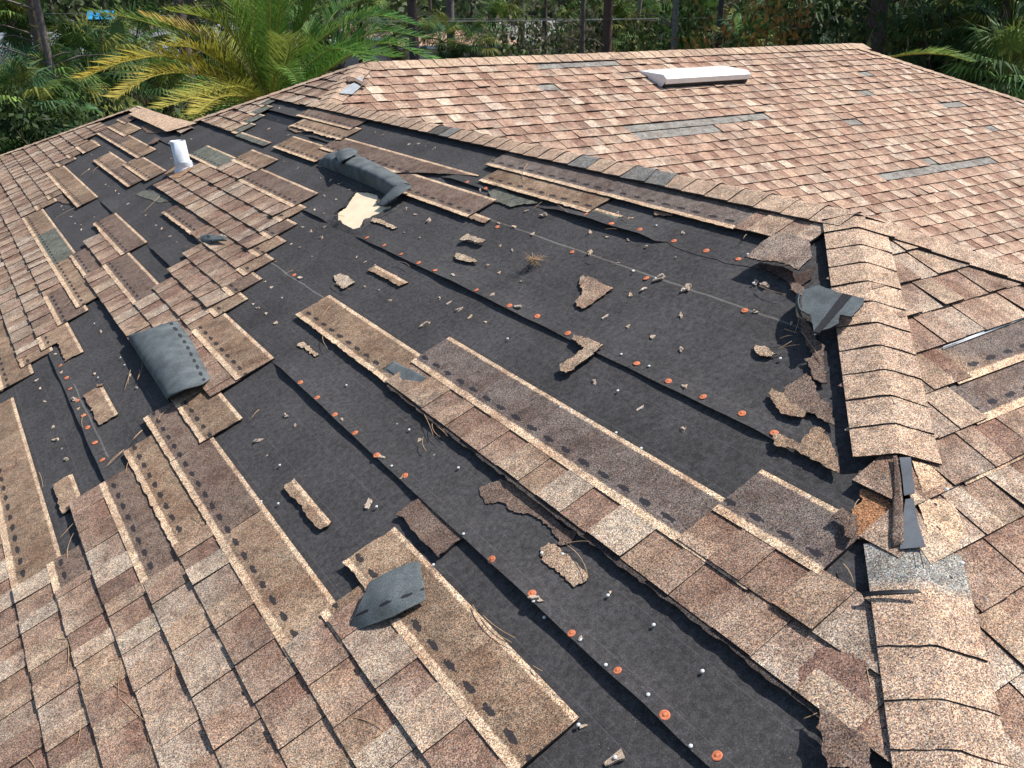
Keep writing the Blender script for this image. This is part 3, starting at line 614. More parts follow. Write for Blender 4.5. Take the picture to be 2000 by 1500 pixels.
# bent flap on the hip with a black stripe, and the curled shingle above it
o = bary_poly([(1566, 566), (1600, 557), (1645, 573), (1687, 582), (1686, 592), (1663, 618), (1640, 615), (1637, 632), (1622, 640), (1600, 648), (1591, 655), (1583, 615), (1566, 607)], PA, .075, .005, (1, 1, 1), 'flipped_shingle', M_BACK, seed=81, jag=.002)
tag(o, 'blue-grey torn shingle flap lying over the hip with a black stripe')
bary_poly([(1588, 648), (1646, 572), (1664, 577), (1600, 650)], PA, .0785, .003, (1, 1, 1), 'adhesive_or_paper_stripe', M_TAR, seed=82, jag=.001, parent=o)
sheet('torn_shingle', [[(1563, 570, .074), (1560, 590, .074), (1566, 607, .074)], [(1557, 580, .04), (1556, 596, .04), (1562, 612, .04)], [(1560, 590, .01), (1562, 604, .01), (1568, 620, .01)]], M_BACK, uvs=(.2, .2, 3), nu=6, nv=6)
o = bary_poly([(1459, 505), (1490, 484), (1523, 467), (1556, 474), (1583, 482), (1588, 512), (1574, 522), (1560, 532), (1545, 524), (1520, 516), (1488, 513)], PA, .05, .006, (.36, .31, .27), 'torn_shingle', M_GRAN, seed=83, jag=.003, curl=lambda u, v: .25 * max(0, .12 - (v + .02)) * 0 + .03 * math.sin(u * 9))
bary_poly([(1480, 516), (1530, 520), (1560, 536), (1588, 520), (1584, 545), (1560, 560), (1530, 545), (1500, 528)], PA, .012, .005, (.09, .07, .065), 'torn_shingle', M_GRAN, seed=84, jag=.003)  # dark sheet painted as the shaded hollow beneath the curled corner
tag(o, 'curled up greyish shingle corner left of the ridge end with a dark hollow below')
# bare plywood: a hole in the felt shows the deck
def hole_rim():
    out = C5((550, 170), [(735, 1025), (860, 1035), (940, 1060), (950, 1090), (935, 1150), (1010, 1170), (1090, 1155), (1070, 1200), (1010, 1220), (950, 1250), (890, 1270), (800, 1350), (770, 1385), (705, 1402), (640, 1370), (550, 1320), (555, 1230), (640, 1170), (680, 1100)])
    o = bary_poly(out, PA, .0058, .003, (1, 1, 1), 'bare_plywood', M_PLY, seed=50, jag=.005); tag(o, 'bare pale plywood showing through the torn felt')
    pts = [PA.inv(x, y, .004) for x, y in out]; n = len(pts); B = MB(); rg = random.Random(4); P = []
    for i in range(n):
        a, b = pts[i], pts[(i + 1) % n]; k = max(2, int(math.hypot(b[0] - a[0], b[1] - a[1]) / .015))
        for q in range(k): f = q / k; P.append((a[0] + (b[0] - a[0]) * f, a[1] + (b[1] - a[1]) * f))
    cu = sum(p[0] for p in P) / len(P); cv = sum(p[1] for p in P) / len(P); m_ = len(P)
    r0, r1, r2 = [], [], []
    for i, (u, v) in enumerate(P):
        L_ = math.hypot(u - cu, v - cv); e = .006 * nz(i * .6, 3) + .004; d = ((u - cu) / L_, (v - cv) / L_)
        hh = .012 + .012 * max(0, nz(i * .23, 9)) * 2
        r0.append(PA.P(u - d[0] * e, v - d[1] * e, hh)); r1.append(PA.P(u + d[0] * .012, v + d[1] * .012, hh * .8)); r2.append(PA.P(u + d[0] * .05, v + d[1] * .05, .0032))
    B.add(r0 + r1 + r2, [(i, (i + 1) % m_, m_ + (i + 1) % m_, m_ + i) for i in range(m_)] + [(m_ + i, m_ + (i + 1) % m_, 2 * m_ + (i + 1) % m_, 2 * m_ + i) for i in range(m_)], (1, 1, 1), [(p[1], p[0]) for p in P] * 3)
    B.build('felt_tear', M_FELT, house)
hole_rim()
# ---- ridge and hip caps
CAPC = [(.47, .375, .295), (.45, .36, .28), (.43, .34, .265), (.46, .365, .285), (.49, .40, .32)]
def cap_line(p0, p1, nL, nR, starts, length, name='ridge_cap', hw=.15, lift=.010, base=.026, colf=None, rg=None, off=0, skip=()):
    """p0->p1 points up the line (butts face p0). nL,nR: unit vectors down each side from the line"""
    rg = rg or random.Random(5); p0, p1 = Vector(p0), Vector(p1); d = (p1 - p0).normalized(); up = -(nL + nR).normalized()
    if up.z < 0: up = -up
    outs = []
    for i, s0 in enumerate(starts):
        ln = (length(s0) if callable(length) else length) * (1 if callable(length) else rg.uniform(.97, 1.03)); yaw = rg.uniform(-.02, .02); c = scale(rg.choice(CAPC), rg.uniform(.92, 1.08)); tw = 0
        c2g = False
        if colf:
            r = colf(s0)
            if r: c = r[0] or c; yaw += r[1]; c2g = r[0] is None
        G = []; CGc = []; nx = 12
        for b in range(9):
            f = b / 8; row = []; CGc.append([(c if f < .52 else (.30, .315, .305)) if c2g else c] * (nx + 1))
            for a in range(-nx // 2, nx // 2 + 1):
                tt = a / (nx / 2) * hw; side = nL if a < 0 else nR; rr = abs(tt); flat = .05
                # rounded crest
                drop = math.sqrt(rr * rr + flat * flat) - flat * .92
                q = p0 + d * (s0 + f * ln + yaw * tt) + side * drop
                n = (up + (side.cross(d) if (side.cross(d)).z > 0 else -side.cross(d))) .normalized()
                h = base + lift * (1 - f) + (.004 if b == 0 else 0) * nz(s0 * 5, tt * 8) + .003 * nz(s0 * 3 + f, tt * 6, 2)
                q = q + (up * (1 - min(1, rr / .05)) + n * min(1, rr / .05)).normalized() * h
                if b == 0: q = q + d * .003 * nz(tt * 30, s0 * 9)
                row.append(q)
            G.append(row)
        B = MB(); B.sidemi = 1; B.slab(G, .0055, colg=CGc)
        # make sure the slab thickens downwards
        if (G[1][0] - G[0][0]).cross(G[0][1] - G[0][0]).z < 0:
            B = MB(); B.sidemi = 1; B.slab([r[::-1] for r in G], .0055, colg=CGc)
        outs.append(B.build(name, [M_CAP, M_EDGE], house, smooth=False))
    return outs
ZW = S * W
dnA = Vector((-1, 0, -S)).normalized(); dnD = Vector((1, 0, -S)).normalized(); dnB = Vector((0, -1, -S)).normalized(); dnE = Vector((0, 1, -S)).normalized()
def side_vec(linedir, pl):
    l = Vector(linedir).normalized(); v = pl.n.cross(l).normalized()
    return v if v.z < 0 else -v
# main ridge, butts facing the near end
GREYC = (.20, .215, .215)
def colR(s):
    y = s
    if 3.05 < y < 3.2: return ((.10, .10, .10), .05)
    if 2.93 < y < 3.06: return (GREYC, -.05)
    if 1.42 < y < 1.58: return (GREYC, .12)
    if .98 < y < 1.14: return (GREYC, .25)
    return None
st = []; y = -.02
while y < 5.3: st.append(y); y += .143
cap_line((W, 0, ZW), (W, 5, ZW), dnA, dnD, st[::-1], .30, colf=colR, hw=.142)
bary_poly([(251, 223), (276, 211), (300, 217), (340, 230), (384, 240), (352, 250), (326, 257), (290, 240)], PA, .045, .006, (.62, .49, .37), 'ridge_cap', M_CAP, seed=71)['label'] = 'long plain tan cap strip at the end of the small back ridge'
# hip between the stripped slope and the near right slope
hd = Vector((-1, -1, -S)).normalized(); Lh = side_vec(hd, PA); Rh = side_vec(hd, PC)
hs = [.02] + [.118 + .1195 * k for k in range(11)]
hs2 = [1.911, 2.04, 2.15] + [2.27 + .12 * k for k in range(18)]
J = Vector((W, 0, ZW))
def hipcaps(J, hd, nL, nR, butts, colf=None, hw=.14, length=.30, name='hip_cap', lift=.011, base=.0265):
    # distance measured down the hip; line runs uphill
    far = J + hd * 6
    return cap_line(far, J, nL, nR, [6 - b for b in sorted(butts, reverse=True)], lambda s0: min(length, 6 - s0 + .01), name=name, hw=hw, lift=lift, base=base, colf=colf)
hipcaps(J, hd, Lh, Rh, hs, hw=.15)
o2 = hipcaps(J, hd, Lh, Rh, hs2, hw=.15, colf=lambda s0: (None, 0) if abs(6 - s0 - 1.911) < .01 else None)
sheet('adhesive_or_paper_stripe', [[(1684, 1158, .040), (1740, 1151, .046), (1795, 1152, .05)], [(1684, 1166, .040), (1740, 1160, .046), (1800, 1158, .05)]], M_TAR, nu=2, nv=10, t=.002, jag=.002)
hd2 = Vector((1, -1, -S)).normalized()
hipcaps(J, hd2, side_vec(hd2, PC), side_vec(hd2, PD), [.03] + [.14 + .143 * k for k in range(40)], hw=.15)
# exposed metal under the missing caps
bary_poly([(1757, 893), (1779, 893), (1783, 930), (1787, 962), (1766, 968), (1762, 930)], PA, .036, .002, (1, 1, 1), 'hip_flashing', M_LEAD, seed=90, jag=.0004)
bary_poly([(1768, 975), (1784, 972), (1793, 1020), (1808, 1068), (1758, 1072), (1762, 1030)], PA, .034, .002, (1, 1, 1), 'hip_flashing', M_LEAD, seed=91, jag=.0004)
sheet('adhesive_or_paper_stripe', [[(1842, 681, .022), (1900, 660, .022), (2010, 618, .022)], [(1843, 677, .022), (1900, 655, .022), (2010, 611, .022)]], M_WHITE, pl=PC, nu=2, nv=30, t=.002, jag=.004)  # white strip is the exposed paper edge of a peeled shingle
sheet('torn_shingle', [[(1745, 893, .03), (1752, 893, .03)], [(1745, 960, .03), (1762, 955, .035)], [(1740, 1070, .03), (1765, 1065, .03)]], M_GRAN, col=CDK, nu=3, nv=8, jag=.002)
# caps closing the big wing: short hip, ridge, outer hips
Hc = Vector((YR - YB, YR, S * (YR - YB)))
hd3 = Vector((-1, -1, -S)).normalized()
hipcaps(Hc, hd3, side_vec(hd3, PA), side_vec(hd3, PB), [.12 + .12 * k for k in range(8)], hw=.15)
st = []; x = 0.
while x < XR - YR + YB: st.append(x); x += .143
cap_line(Hc, (XR, YR, Hc.z), dnB, dnE, st[::-1], .30, hw=.2)
Hr = Vector((XR, YR, Hc.z)); hd4 = Vector((1, -1, -S)).normalized()
hipcaps(Hr, hd4, side_vec(hd4, PB), side_vec(hd4, PF), [.02] + [.14 + .143 * k for k in range(45)])
hd5 = Vector((-1, 1, -S)).normalized()
hipcaps(Hc, hd5, side_vec(hd5, PA), side_vec(hd5, PE), [.14 + .143 * k for k in range(13)], hw=.12)
R2 = Vector((X2, Y2, S * X2))
hipcaps(R2, hd5, side_vec(hd5, PA), side_vec(hd5, PH), [.14 + .143 * k for k in range(34)], hw=.12)
st = []; y = 0.
while y < Y2 - (2 * YR - YB - X2): st.append(y); y += .143
cap_line((X2, Y2, S * X2), (X2, 0, S * X2), dnA, dnD, st[::-1], .30)
# grey metal flashing and a bent strip where the ridge meets the big wing
bary_poly([(703, 147), (709, 156), (704, 170), (688, 184), (664, 182), (672, 172), (690, 162)], PB, .045, .003, (1, 1, 1), 'valley_flashing', simple('dull_grey_metal', (.34, .36, .38), .6, .4, 20, .2, .2), seed=95, jag=.002)
bary_poly([(676, 153), (690, 150), (716, 164), (712, 168), (694, 158), (680, 160)], PB, .06, .006, CDK, 'torn_shingle', M_GRAN, seed=96, jag=.003)
# ---- static vent on the far slope
def vent():
    P = lambda px, py, h: PB.at(px, py, h)
    v0, u0 = 6.60, (5.15 - YB) * KK; v1 = 7.79; dep = .40; hh = .13
    vt = empty('roof_vent', (0, 0, 0)); vt.parent = house; vt['label'] = 'long low white metal roof vent on the far slope'
    B = MB(); q = PB.P
    a0, a1 = v0 + .02, v1 + .06
    prof = [(u0 - .02, hh * .9), (u0 - .02, hh), (u0 + .05, hh * 1.1), (u0 + dep, .022), (u0 + dep + .03, .018)]
    ins = .0
    vs = []; 
    for (u, h) in prof: vs += [q(u, a0 - (.05 if h < .05 else 0), h), q(u, a1 + (.0 if h < .05 else 0), h)]
    n = len(prof); fs = [(2 * i, 2 * i + 2, 2 * i + 3, 2 * i + 1) for i in range(n - 1)]
    B.add(vs, fs)
    B.build('vent_hood', M_WHITE, vt)
    B = MB()
    for a, sg in ((a0, 1), (a1, -1)):
        b = len(B.v); pts = [q(u, a - (.05 if h < .05 and sg > 0 else 0), h) for u, h in prof] + [q(u0 + .02, a, .018)]
        inn = [p + PB.al * (.004 * sg) for p in pts]; m_ = len(pts)
        B.add(pts + inn, [tuple(range(m_)), tuple(range(m_, 2 * m_))[::-1]] + [(i, m_ + i, m_ + (i + 1) % m_, (i + 1) % m_) for i in range(m_)])
    B.build('vent_side', M_WHITE, vt)
    B = MB(); B.slab([[q(u0 - .012, a0 + .006, .07), q(u0 - .012, a1 - .006, .07)], [q(u0 - .008, a0 + .006, .002), q(u0 - .008, a1 - .006, .002)]], .002); B.build('vent_opening_shade', M_TAR, vt)  # black panel stands in for the shade inside the vent opening
    B = MB(); B.slab([[q(u0 - .021, a0, hh * .9), q(u0 - .021, a1, hh * .9)], [q(u0 - .018, a0, hh * .56), q(u0 - .018, a1, hh * .56)]], .002); B.build('vent_lip', M_WHITE, vt)
    B = MB(); B.slab([[q(u0 + .06, a0 - .06, .017), q(u0 + .06, a1 + .06, .017)], [q(u0 + dep + .1, a0 - .1, .016), q(u0 + dep + .1, a1 + .08, .016)]], .002, nvec=PB.n); B.build('vent_flange', M_TAR, vt)
vent()
def pipe():
    base = PA.at(362, 333, 0); topd = (world_at(362, 333, 1) - Vector(CAM))
    pp = empty('vent_pipe', base); pp.parent = house; pp['label'] = 'leaning white plastic vent pipe on the stripped slope'
    a = Vector((0, 0, 0)); tip = Vector((-.028, .0, .245))
    B = MB(); n = 20; r = .062
    vs = []; fs = []
    for k, (rr, z) in enumerate([(r, 0), (r, 1), (r * .88, 1), (r * .88, .6)]):
        for i in range(n):
            an = 2 * math.pi * i / n; p = tip * z + Vector((math.cos(an) * rr, math.sin(an) * rr, (-.05 if z == 0 else 0) + (.004 * nz(i * .7, 1) if z == 1 else 0))); vs.append(p)
    for k in range(3):
        for i in range(n): fs.append((k * n + i, k * n + (i + 1) % n, (k + 1) * n + (i + 1) % n, (k + 1) * n + i))
    B.add(vs, fs, sm=True); B.build('pipe', M_PVC, pp)
    B = MB(); vs = []; fs = []; rings = [(.105, .0), (.074, .03), (.071, .045), (.075, .05), (.070, .056), (.0745, .062), (.069, .068), (.073, .074), (.063, .085)]
    for rr, z in rings:
        for i in range(n):
            an = 2 * math.pi * i / n; p = tip * (z / .245) + Vector((math.cos(an) * rr, math.sin(an) * rr, (math.cos(an) * rr * S if z == 0 else 0))); vs.append(p)
    for k in range(len(rings) - 1):
        for i in range(n): fs.append((k * n + i, k * n + (i + 1) % n, (k + 1) * n + (i + 1) % n, (k + 1) * n + i))
    B.add(vs, fs, sm=True); B.build('pipe_boot', M_PVC, pp)
pipe()
bary_poly(C5((0, 200), [(1600, 700), (1740, 600), (1880, 640), (1760, 730), (1680, 740)]), PA, .028, .004, (.36, .25, .17), 'torn_shingle', M_GRAN, seed=61)
# ---- nails and orange caps
ORG = C5((1300, 500), [(405, 15), (440, 302), (15, 697), (208, 785), (425, 878), (605, 985)], .35) + C5((650, 500), [(478, 38), (570, 80), (800, 190), (985, 277), (1140, 335), (1310, 430), (1695, 598), (1870, 697), (1748, 122), (10, 884), (123, 985), (243, 1110), (400, 1225)], .35) + \
    C5((650, 975), [(885, 335), (1110, 525), (1330, 747), (1587, 955), (1850, 1203)], .35) + C5((1300, 975), [(285, 1430)], .35) + C5((0, 500), [(335, 610), (370, 678), (390, 740), (430, 805), (465, 888), (487, 955), (528, 1040), (568, 1135), (620, 1245), (1675, 705), (1768, 790), (1865, 885), (1640, 105)], .35) + \
    C5((1200, 300), [(245, 745), (580, 850), (895, 945), (308, 1215)]) + C5((850, 220), [(605, 1112), (1335, 1358), (310, 675), (495, 735), (1720, 1085), (1470, 995), (1980, 1145)]) + C5((550, 170), [(720, 1412), (830, 1470), (310, 465)]) + \
    C5((650, 0), [(188, 1325), (285, 1368), (380, 1418), (1555, 1250)], .35)
def cap_nail():
    B = MB(); n = 18; prof = [(.0, .0052), (.0035, .0052), (.0042, .0035), (.009, .0028), (.0105, .0038), (.0115, .0028), (.0128, .0026), (.0135, 0)]
    vs = []; fs = []
    for r, z in prof:
        for i in range(n): an = 2 * math.pi * i / n; vs.append((math.cos(an) * r, math.sin(an) * r, z))
    for k in range(len(prof) - 1):
        for i in range(n): fs.append((k * n + i, (k + 1) * n + i, (k + 1) * n + (i + 1) % n, k * n + (i + 1) % n))
    B.add(vs, fs, sm=True); return B.mesh('plastic_cap_nail')
def nail_me():
    B = MB(); n = 12; prof = [(0, .0045), (.0042, .0042), (.0052, .003), (.0048, .0015), (.0016, .001), (.0015, -.004)]
    vs = []; fs = []
    for r, z in prof:
        for i in range(n): an = 2 * math.pi * i / n; vs.append((math.cos(an) * r, math.sin(an) * r, z))
    for k in range(len(prof) - 1):
        for i in range(n): fs.append((k * n + i, (k + 1) * n + i, (k + 1) * n + (i + 1) % n, k * n + (i + 1) % n))
    B.add(vs, fs, sm=True); return B.mesh('roofing_nail')
def lapz(u, v=None):   # height of the felt just above a lap
    for i, (q, lf) in enumerate(LAPS):
        if lf and 0 <= u - q < .16: return lapL(i, lf, v) * max(0, 1 - (u - q) / .16) ** 1.6
    return 0
mc = cap_nail(); mc.materials.append(M_ORANGE); mn = nail_me(); mn.materials.append(M_NAIL)
rotA = PA.n.to_track_quat('Z', 'Y')
used = []; rg = random.Random(3)
for x, y in ORG:
    if any(abs(x - a) + abs(y - b) < 7 for a, b in used): continue
    used.append((x, y)); u, v = PA.inv(x, y, .008)
    o = bpy.data.objects.new('plastic_cap_nail', mc); COL.objects.link(o); o.parent = house; h = .0035 + lapz(u, v); u, v = PA.inv(x, y, h + .002); h = .0035 + lapz(u, v); o.location = PA.P(u, v, h)
    o.rotation_mode = 'QUATERNION'; o.rotation_quaternion = rotA @ Matrix.Rotation(rg.uniform(-.2, .2), 3, rg.choice('XY')).to_quaternion(); k = rg.uniform(.82, 1.02); o.scale = (k, k, k * .7)
NAILS = C5((650, 975), [(1180, 658), (1790, 700), (1530, 940), (1765, 1103), (1370, 1258), (1282, 305), (560, 365), (1100, 1005), (243, 40), (1130, 588), (1385, 795), (1535, 535), (1575, 1440), (1165, 298), (455, 660), (695, 540), (735, 205)], .35) + \
    C5((1300, 975), [(143, 1385), (205, 958), (690, 250), (1160, 305), (1155, 527), (143, 205), (1655, 355)], .35) + C5((1300, 500), [(640, 570), (588, 770), (490, 150), (800, 1345), (1125, 1255), (600, 1270), (1570, 1300)], .35) + \
    C5((650, 500), [(975, 460), (1610, 550), (1590, 750), (1765, 615), (425, 968), (700, 1180), (330, 1175), (1270, 843), (1330, 860), (1420, 915), (1580, 985), (1720, 1072), (1945, 1225), (1345, 1135), (1240, 1100), (1495, 1215), (75, 720), (640, 465), (550, 580)], .35) + \
    C5((200, 800), [(1365, 665), (1450, 800), (1550, 895), (1730, 540), (850, 600), (450, 605), (1345, 1340), (1715, 915), (530, 55)]) + C5((1200, 300), [(1300, 980), (680, 1320), (400, 1215), (270, 1325), (410, 700), (180, 1145)]) + C5((0, 450), [(1175, 1240), (1215, 1312), (955, 1435), (920, 908), (345, 1465)])
for x, y in NAILS:
    u, v = PA.inv(x, y, .012)
    hs_ = lapz(u, v)
    o = bpy.data.objects.new('roofing_nail', mn); COL.objects.link(o); o.parent = house; h = max(.012, hs_ + .006)
    o.scale = (1.0, 1.0, 1.0); o.location = PA.P(u, v, h - .003); o.rotation_mode = 'QUATERNION'; o.rotation_quaternion = rotA
# ---- loose crumbs of shingle
CR_ = C5((650, 500), [(1050, 140), (930, 90), (860, 50), (520, 380), (315, 250), (595, 235), (650, 258), (705, 298), (765, 338), (850, 365), (1035, 295), (900, 225), (675, 120), (345, 115), (255, 190), (175, 172), (230, 55), (180, 30), (1590, 40), (1675, 80), (1820, 125), (1730, 185), (1660, 215), (1650, 390), (1520, 335), (1785, 445), (1940, 330), (1945, 515), (1460, 700), (1715, 845), (1950, 965), (1970, 740), (1960, 175), (355, 925), (485, 1028), (580, 1105), (60, 925), (275, 1130), (395, 1245), (195, 1380)], .35) + \
    C5((300, 400), [(1450, 215), (1535, 260), (1640, 320), (1345, 380), (1435, 415), (1555, 500), (1980, 505), (1200, 555), (1440, 710), (1085, 750), (1150, 800), (1250, 905), (970, 965), (1015, 1005), (1095, 1060), (1190, 1150), (25, 195), (75, 235), (160, 305), (225, 360), (1575, 60), (1665, 100), (1770, 160), (1665, 215)]) + \
    C5((850, 220), [(890, 955), (1060, 1000), (1900, 1035), (1515, 1165), (1670, 1210), (1880, 1240), (945, 1185), (770, 1110), (635, 1295), (750, 1340), (510, 1490), (1510, 1370), (1780, 1475), (440, 755), (620, 1075)]) + \
    C5((1200, 300), [(30, 595), (170, 635), (670, 770), (320, 905), (600, 1015), (450, 1215), (155, 1380), (720, 1300), (1480, 1290), (1380, 1260)]) + \
    C5((550, 170), [(160, 785), (390, 880), (475, 910), (565, 940), (415, 1060), (530, 1095), (660, 1000), (1210, 1190), (1300, 1240), (1440, 1300), (1190, 1420), (390, 1470), (285, 1410), (330, 1210), (415, 1250), (1350, 1475), (1000, 470), (1245, 560), (1330, 555), (1405, 575), (1490, 595), (910, 440), (60, 470), (410, 440)]) + \
    C5((300, 160), [(1230, 260), (1120, 460), (365, 560), (275, 520), (160, 605), (170, 745), (60, 685), (1265, 775), (1210, 375)]) + \
    C5((0, 200), [(865, 485), (895, 510), (1070, 480), (865, 655), (1030, 800), (1060, 820), (1130, 860), (1160, 890), (1250, 990), (1365, 1070), (1420, 1100), (1520, 1200), (1575, 1230), (1660, 1310), (690, 1115), (915, 1120), (790, 1240), (600, 1010), (620, 1045), (730, 1180), (785, 1195), (860, 1330), (1380, 865)]) + \
    C5((0, 450), [(985, 985), (925, 1395), (610, 1400), (545, 1225), (1265, 1410)]) + C5((0, 720), [(350, 115), (395, 190), (430, 320), (740, 315), (780, 405), (1330, 185), (520, 570), (550, 690), (610, 760), (645, 885), (1515, 460)]) + \
    C5((200, 800), [(1790, 60), (1880, 150), (1515, 300), (1630, 425)]) + C5((650, 975), [(1150, 585), (1390, 795), (1530, 525), (1590, 1440), (1390, 1265), (195, 20)], .35) + \
    C5((1300, 500), [(120, 175), (500, 310), (85, 330), (85, 520), (560, 160), (110, 740), (95, 965), (620, 1270), (815, 1345), (700, 375)], .35) + C5((1300, 975), [(1165, 95), (1565, 105)], .35)
BIG = set(C5((650, 500), [(1035, 295), (520, 380), (195, 1380), (345, 115), (1820, 125)], .35) + C5((300, 400), [(1190, 1150), (1440, 710)]) + C5((850, 220), [(1510, 1370), (1060, 1000)]) + C5((1200, 300), [(720, 1300), (1480, 1290)]) + C5((550, 170), [(390, 880), (1440, 1300)]) + C5((0, 720), [(520, 570), (550, 690), (645, 885), (740, 315)]) + C5((200, 800), [(1515, 300), (1630, 425)]) + C5((650, 975), [(1590, 1440), (1150, 585)], .35) + C5((1300, 500), [(120, 175), (560, 160), (815, 1345)], .35))
def crumb(seed):
    rg = random.Random(seed); B = MB(); c = rg.choice([(.72, .65, .56), (.64, .57, .48), (.74, .69, .62), (.55, .51, .46), (.70, .60, .46)])
    for ly in range(rg.choice((1, 1, 2))):
        n = rg.choice((4, 5, 6, 7)); a = rg.uniform(.45, .8); an = sorted(rg.uniform(0, 6.283) for i in range(n)) if rg.random() < .5 else [6.283 * i / n + rg.uniform(-.3, .3) for i in range(n)]
        tx, ty = rg.uniform(-.35, .35), rg.uniform(-.35, .35); off = Vector((rg.uniform(-.3, .3), rg.uniform(-.3, .3), .42 + ly * .3)) if ly else Vector((0, 0, .36)); k = .6 if ly else 1
        top = [Vector((math.cos(t) * (r := rg.uniform(.6, 1.2)) * k, math.sin(t) * r * a * k, 0)) for t in an]; top = [Vector((p.x, p.y, p.x * tx + p.y * ty + rg.uniform(-.06, .06))) + off for p in top]; bot = [p - Vector((0, 0, .34)) for p in top]
        B.add(top + bot, [tuple(range(n)), tuple(range(n, 2 * n))[::-1]] + [(i, n + i, n + (i + 1) % n, (i + 1) % n) for i in range(n)], c)
    me = B.mesh('shingle_crumb'); me.materials.append(M_GRAN); return me
CM = [crumb(100 + i) for i in range(14)]; rg = random.Random(9)
for x, y in CR_:
    h = .002; u, v = PA.inv(x, y, .006); k = rg.uniform(.009, .0145) * (1.75 if (x, y) in BIG else 1)
    o = bpy.data.objects.new('shingle_crumb', rg.choice(CM)); COL.objects.link(o); o.location = PA.P(u, v, h + lapz(u, v)); o.rotation_mode = 'QUATERNION'
    o.rotation_quaternion = rotA @ Matrix.Rotation(rg.uniform(0, 6.28), 3, 'Z').to_quaternion(); o.scale = (k * rg.uniform(1, 1.6), k, k * .9)
    tag(o, 'small pale crumb of torn shingle lying loose on the black felt', 'crumb', 'shingle crumbs scattered on the felt')
# ---- pine needles
def needle(x0, y0, x1, y1, bend=.1, th=.0013, col=None):
    a = PA.at(x0, y0, .02); b = PA.at(x1, y1, .024); u, v = PA.inv(x0, y0, 0); mid = (a + b) / 2 + (b - a).cross(PA.n) * bend + PA.n * .006
    pts = [a * (1 - f) ** 2 + mid * 2 * f * (1 - f) + b * f * f for f in [i / 6 for i in range(7)]]
    B = MB(); B.tube(pts, [th * (1.1 - .5 * i / 6) for i in range(7)], 5); o = B.build('pine_needle', M_NEEDLE)
    tag(o, 'dry tan pine needle dropped on the damaged roof', 'pine needle', 'pine needles on the roof')
ND = [((0, 975), .35, [(370, 780, 365, 1010), (545, 950, 715, 1080), (690, 870, 660, 1100), (650, 1090, 810, 1240), (840, 1250, 835, 1440), (980, 900, 960, 990), (1040, 680, 1070, 900), (1120, 780, 1060, 910), (1280, 320, 1200, 400), (0, 1340, 200, 1500), (440, 1210, 420, 1400), (290, 790, 400, 780), (820, 1180, 830, 1350), (600, 910, 680, 890), (330, 220, 440, 100), (375, 330, 410, 190), (990, 900, 850, 1120)]),
      ((650, 975), .35, [(0, 1225, 290, 1290), (200, 1345, 290, 1295), (840, 650, 1020, 775), (780, 590, 1000, 800), (1115, 930, 1170, 960), (1310, 260, 1425, 440), (1300, 250, 1430, 235)]),
      ((0, 450), .2, [(1275, 1360, 1250, 1500), (1385, 1290, 1340, 1460), (605, 765, 690, 680)]), ((0, 720), .2, [(1275, 10, 1215, 210), (1360, 10, 1340, 110), (820, 440, 815, 580), (1210, 790, 1030, 965), (1630, 400, 1545, 510), (1390, 600, 1300, 690), (1260, 900, 1230, 1010), (380, 1010, 420, 1160)]),
      ((200, 800), .2, [(1530, 0, 1455, 85), (860, 1045, 960, 1090), (390, 200, 290, 300), (200, 400, 35, 565)]), ((0, 200), .2, [(1560, 915, 1390, 1080), (960, 625, 905, 690), (860, 660, 780, 720), (730, 1030, 530, 1140), (1800, 1400, 1960, 1415)]),
      ((300, 400), .2, [(1360, 640, 1270, 690), (1750, 760, 1950, 825), (1720, 990, 1640, 1110), (1650, 1280, 1700, 1400), (300, 395, 450, 410), (1860, 110, 1720, 110)]), ((1450, 420), .2, [(160, 690, 430, 775), (550, 880, 510, 1150), (410, 1110, 540, 1150), (330, 1320, 480, 1230), (350, 1310, 560, 1265), (360, 1210, 490, 1175), (570, 1130, 780, 1440)]),
      ((650, 500), .35, [(500, 870, 560, 1000), (555, 930, 600, 1010), (580, 950, 640, 1005), (520, 1085, 505, 1010), (350, 30, 430, 60), (0, 0, 1, 1), (1430, 0, 1500, 5)]), ((850, 220), .2, [(900, 500, 890, 690), (1660, 1140, 1770, 1135), (1830, 1010, 1890, 1050), (70, 1410, 200, 1400), (960, 940, 1040, 870), (550, 470, 580, 440), (1300, 980, 1190, 900)]),
      ((1200, 300), .2, [(1500, 740, 1510, 865), (1290, 790, 1260, 835)]), ((1300, 975), .35, [(1050, 60, 1080, 0), (990, 360, 1050, 470), (1100, 880, 1140, 1040), (770, 1225, 850, 1190), (1090, 690, 1070, 700)])]
rg = random.Random(21)
for c, k, L_ in ND:
    for a in L_:
        if a[2] - a[0] == 1: continue
        p = C5(c, [(a[0], a[1]), (a[2], a[3])], k); needle(p[0][0], p[0][1], p[1][0], p[1][1], rg.uniform(-.18, .18))
# tangled nest of needles mid felt
def nest():
    rg = random.Random(5); B = MB(); c = PA.at(1042, 512, .02)
    for i in range(34):
        d = Vector((rg.uniform(-1, 1), rg.uniform(-1, 1), rg.uniform(-.2, .6))).normalized() * rg.uniform(.02, .05); o_ = c + Vector((rg.uniform(-.02, .02), rg.uniform(-.02, .02), rg.uniform(0, .015)))
        B.tube([o_ - d, o_ + Vector((0, 0, .008)), o_ + d], [.0009, .0012, .0008], 4)
    tag(B.build('needle_tangle', M_NEEDLE), 'small nest-like tangle of dry needles in the middle of the felt', 'needle tangle')
nest()
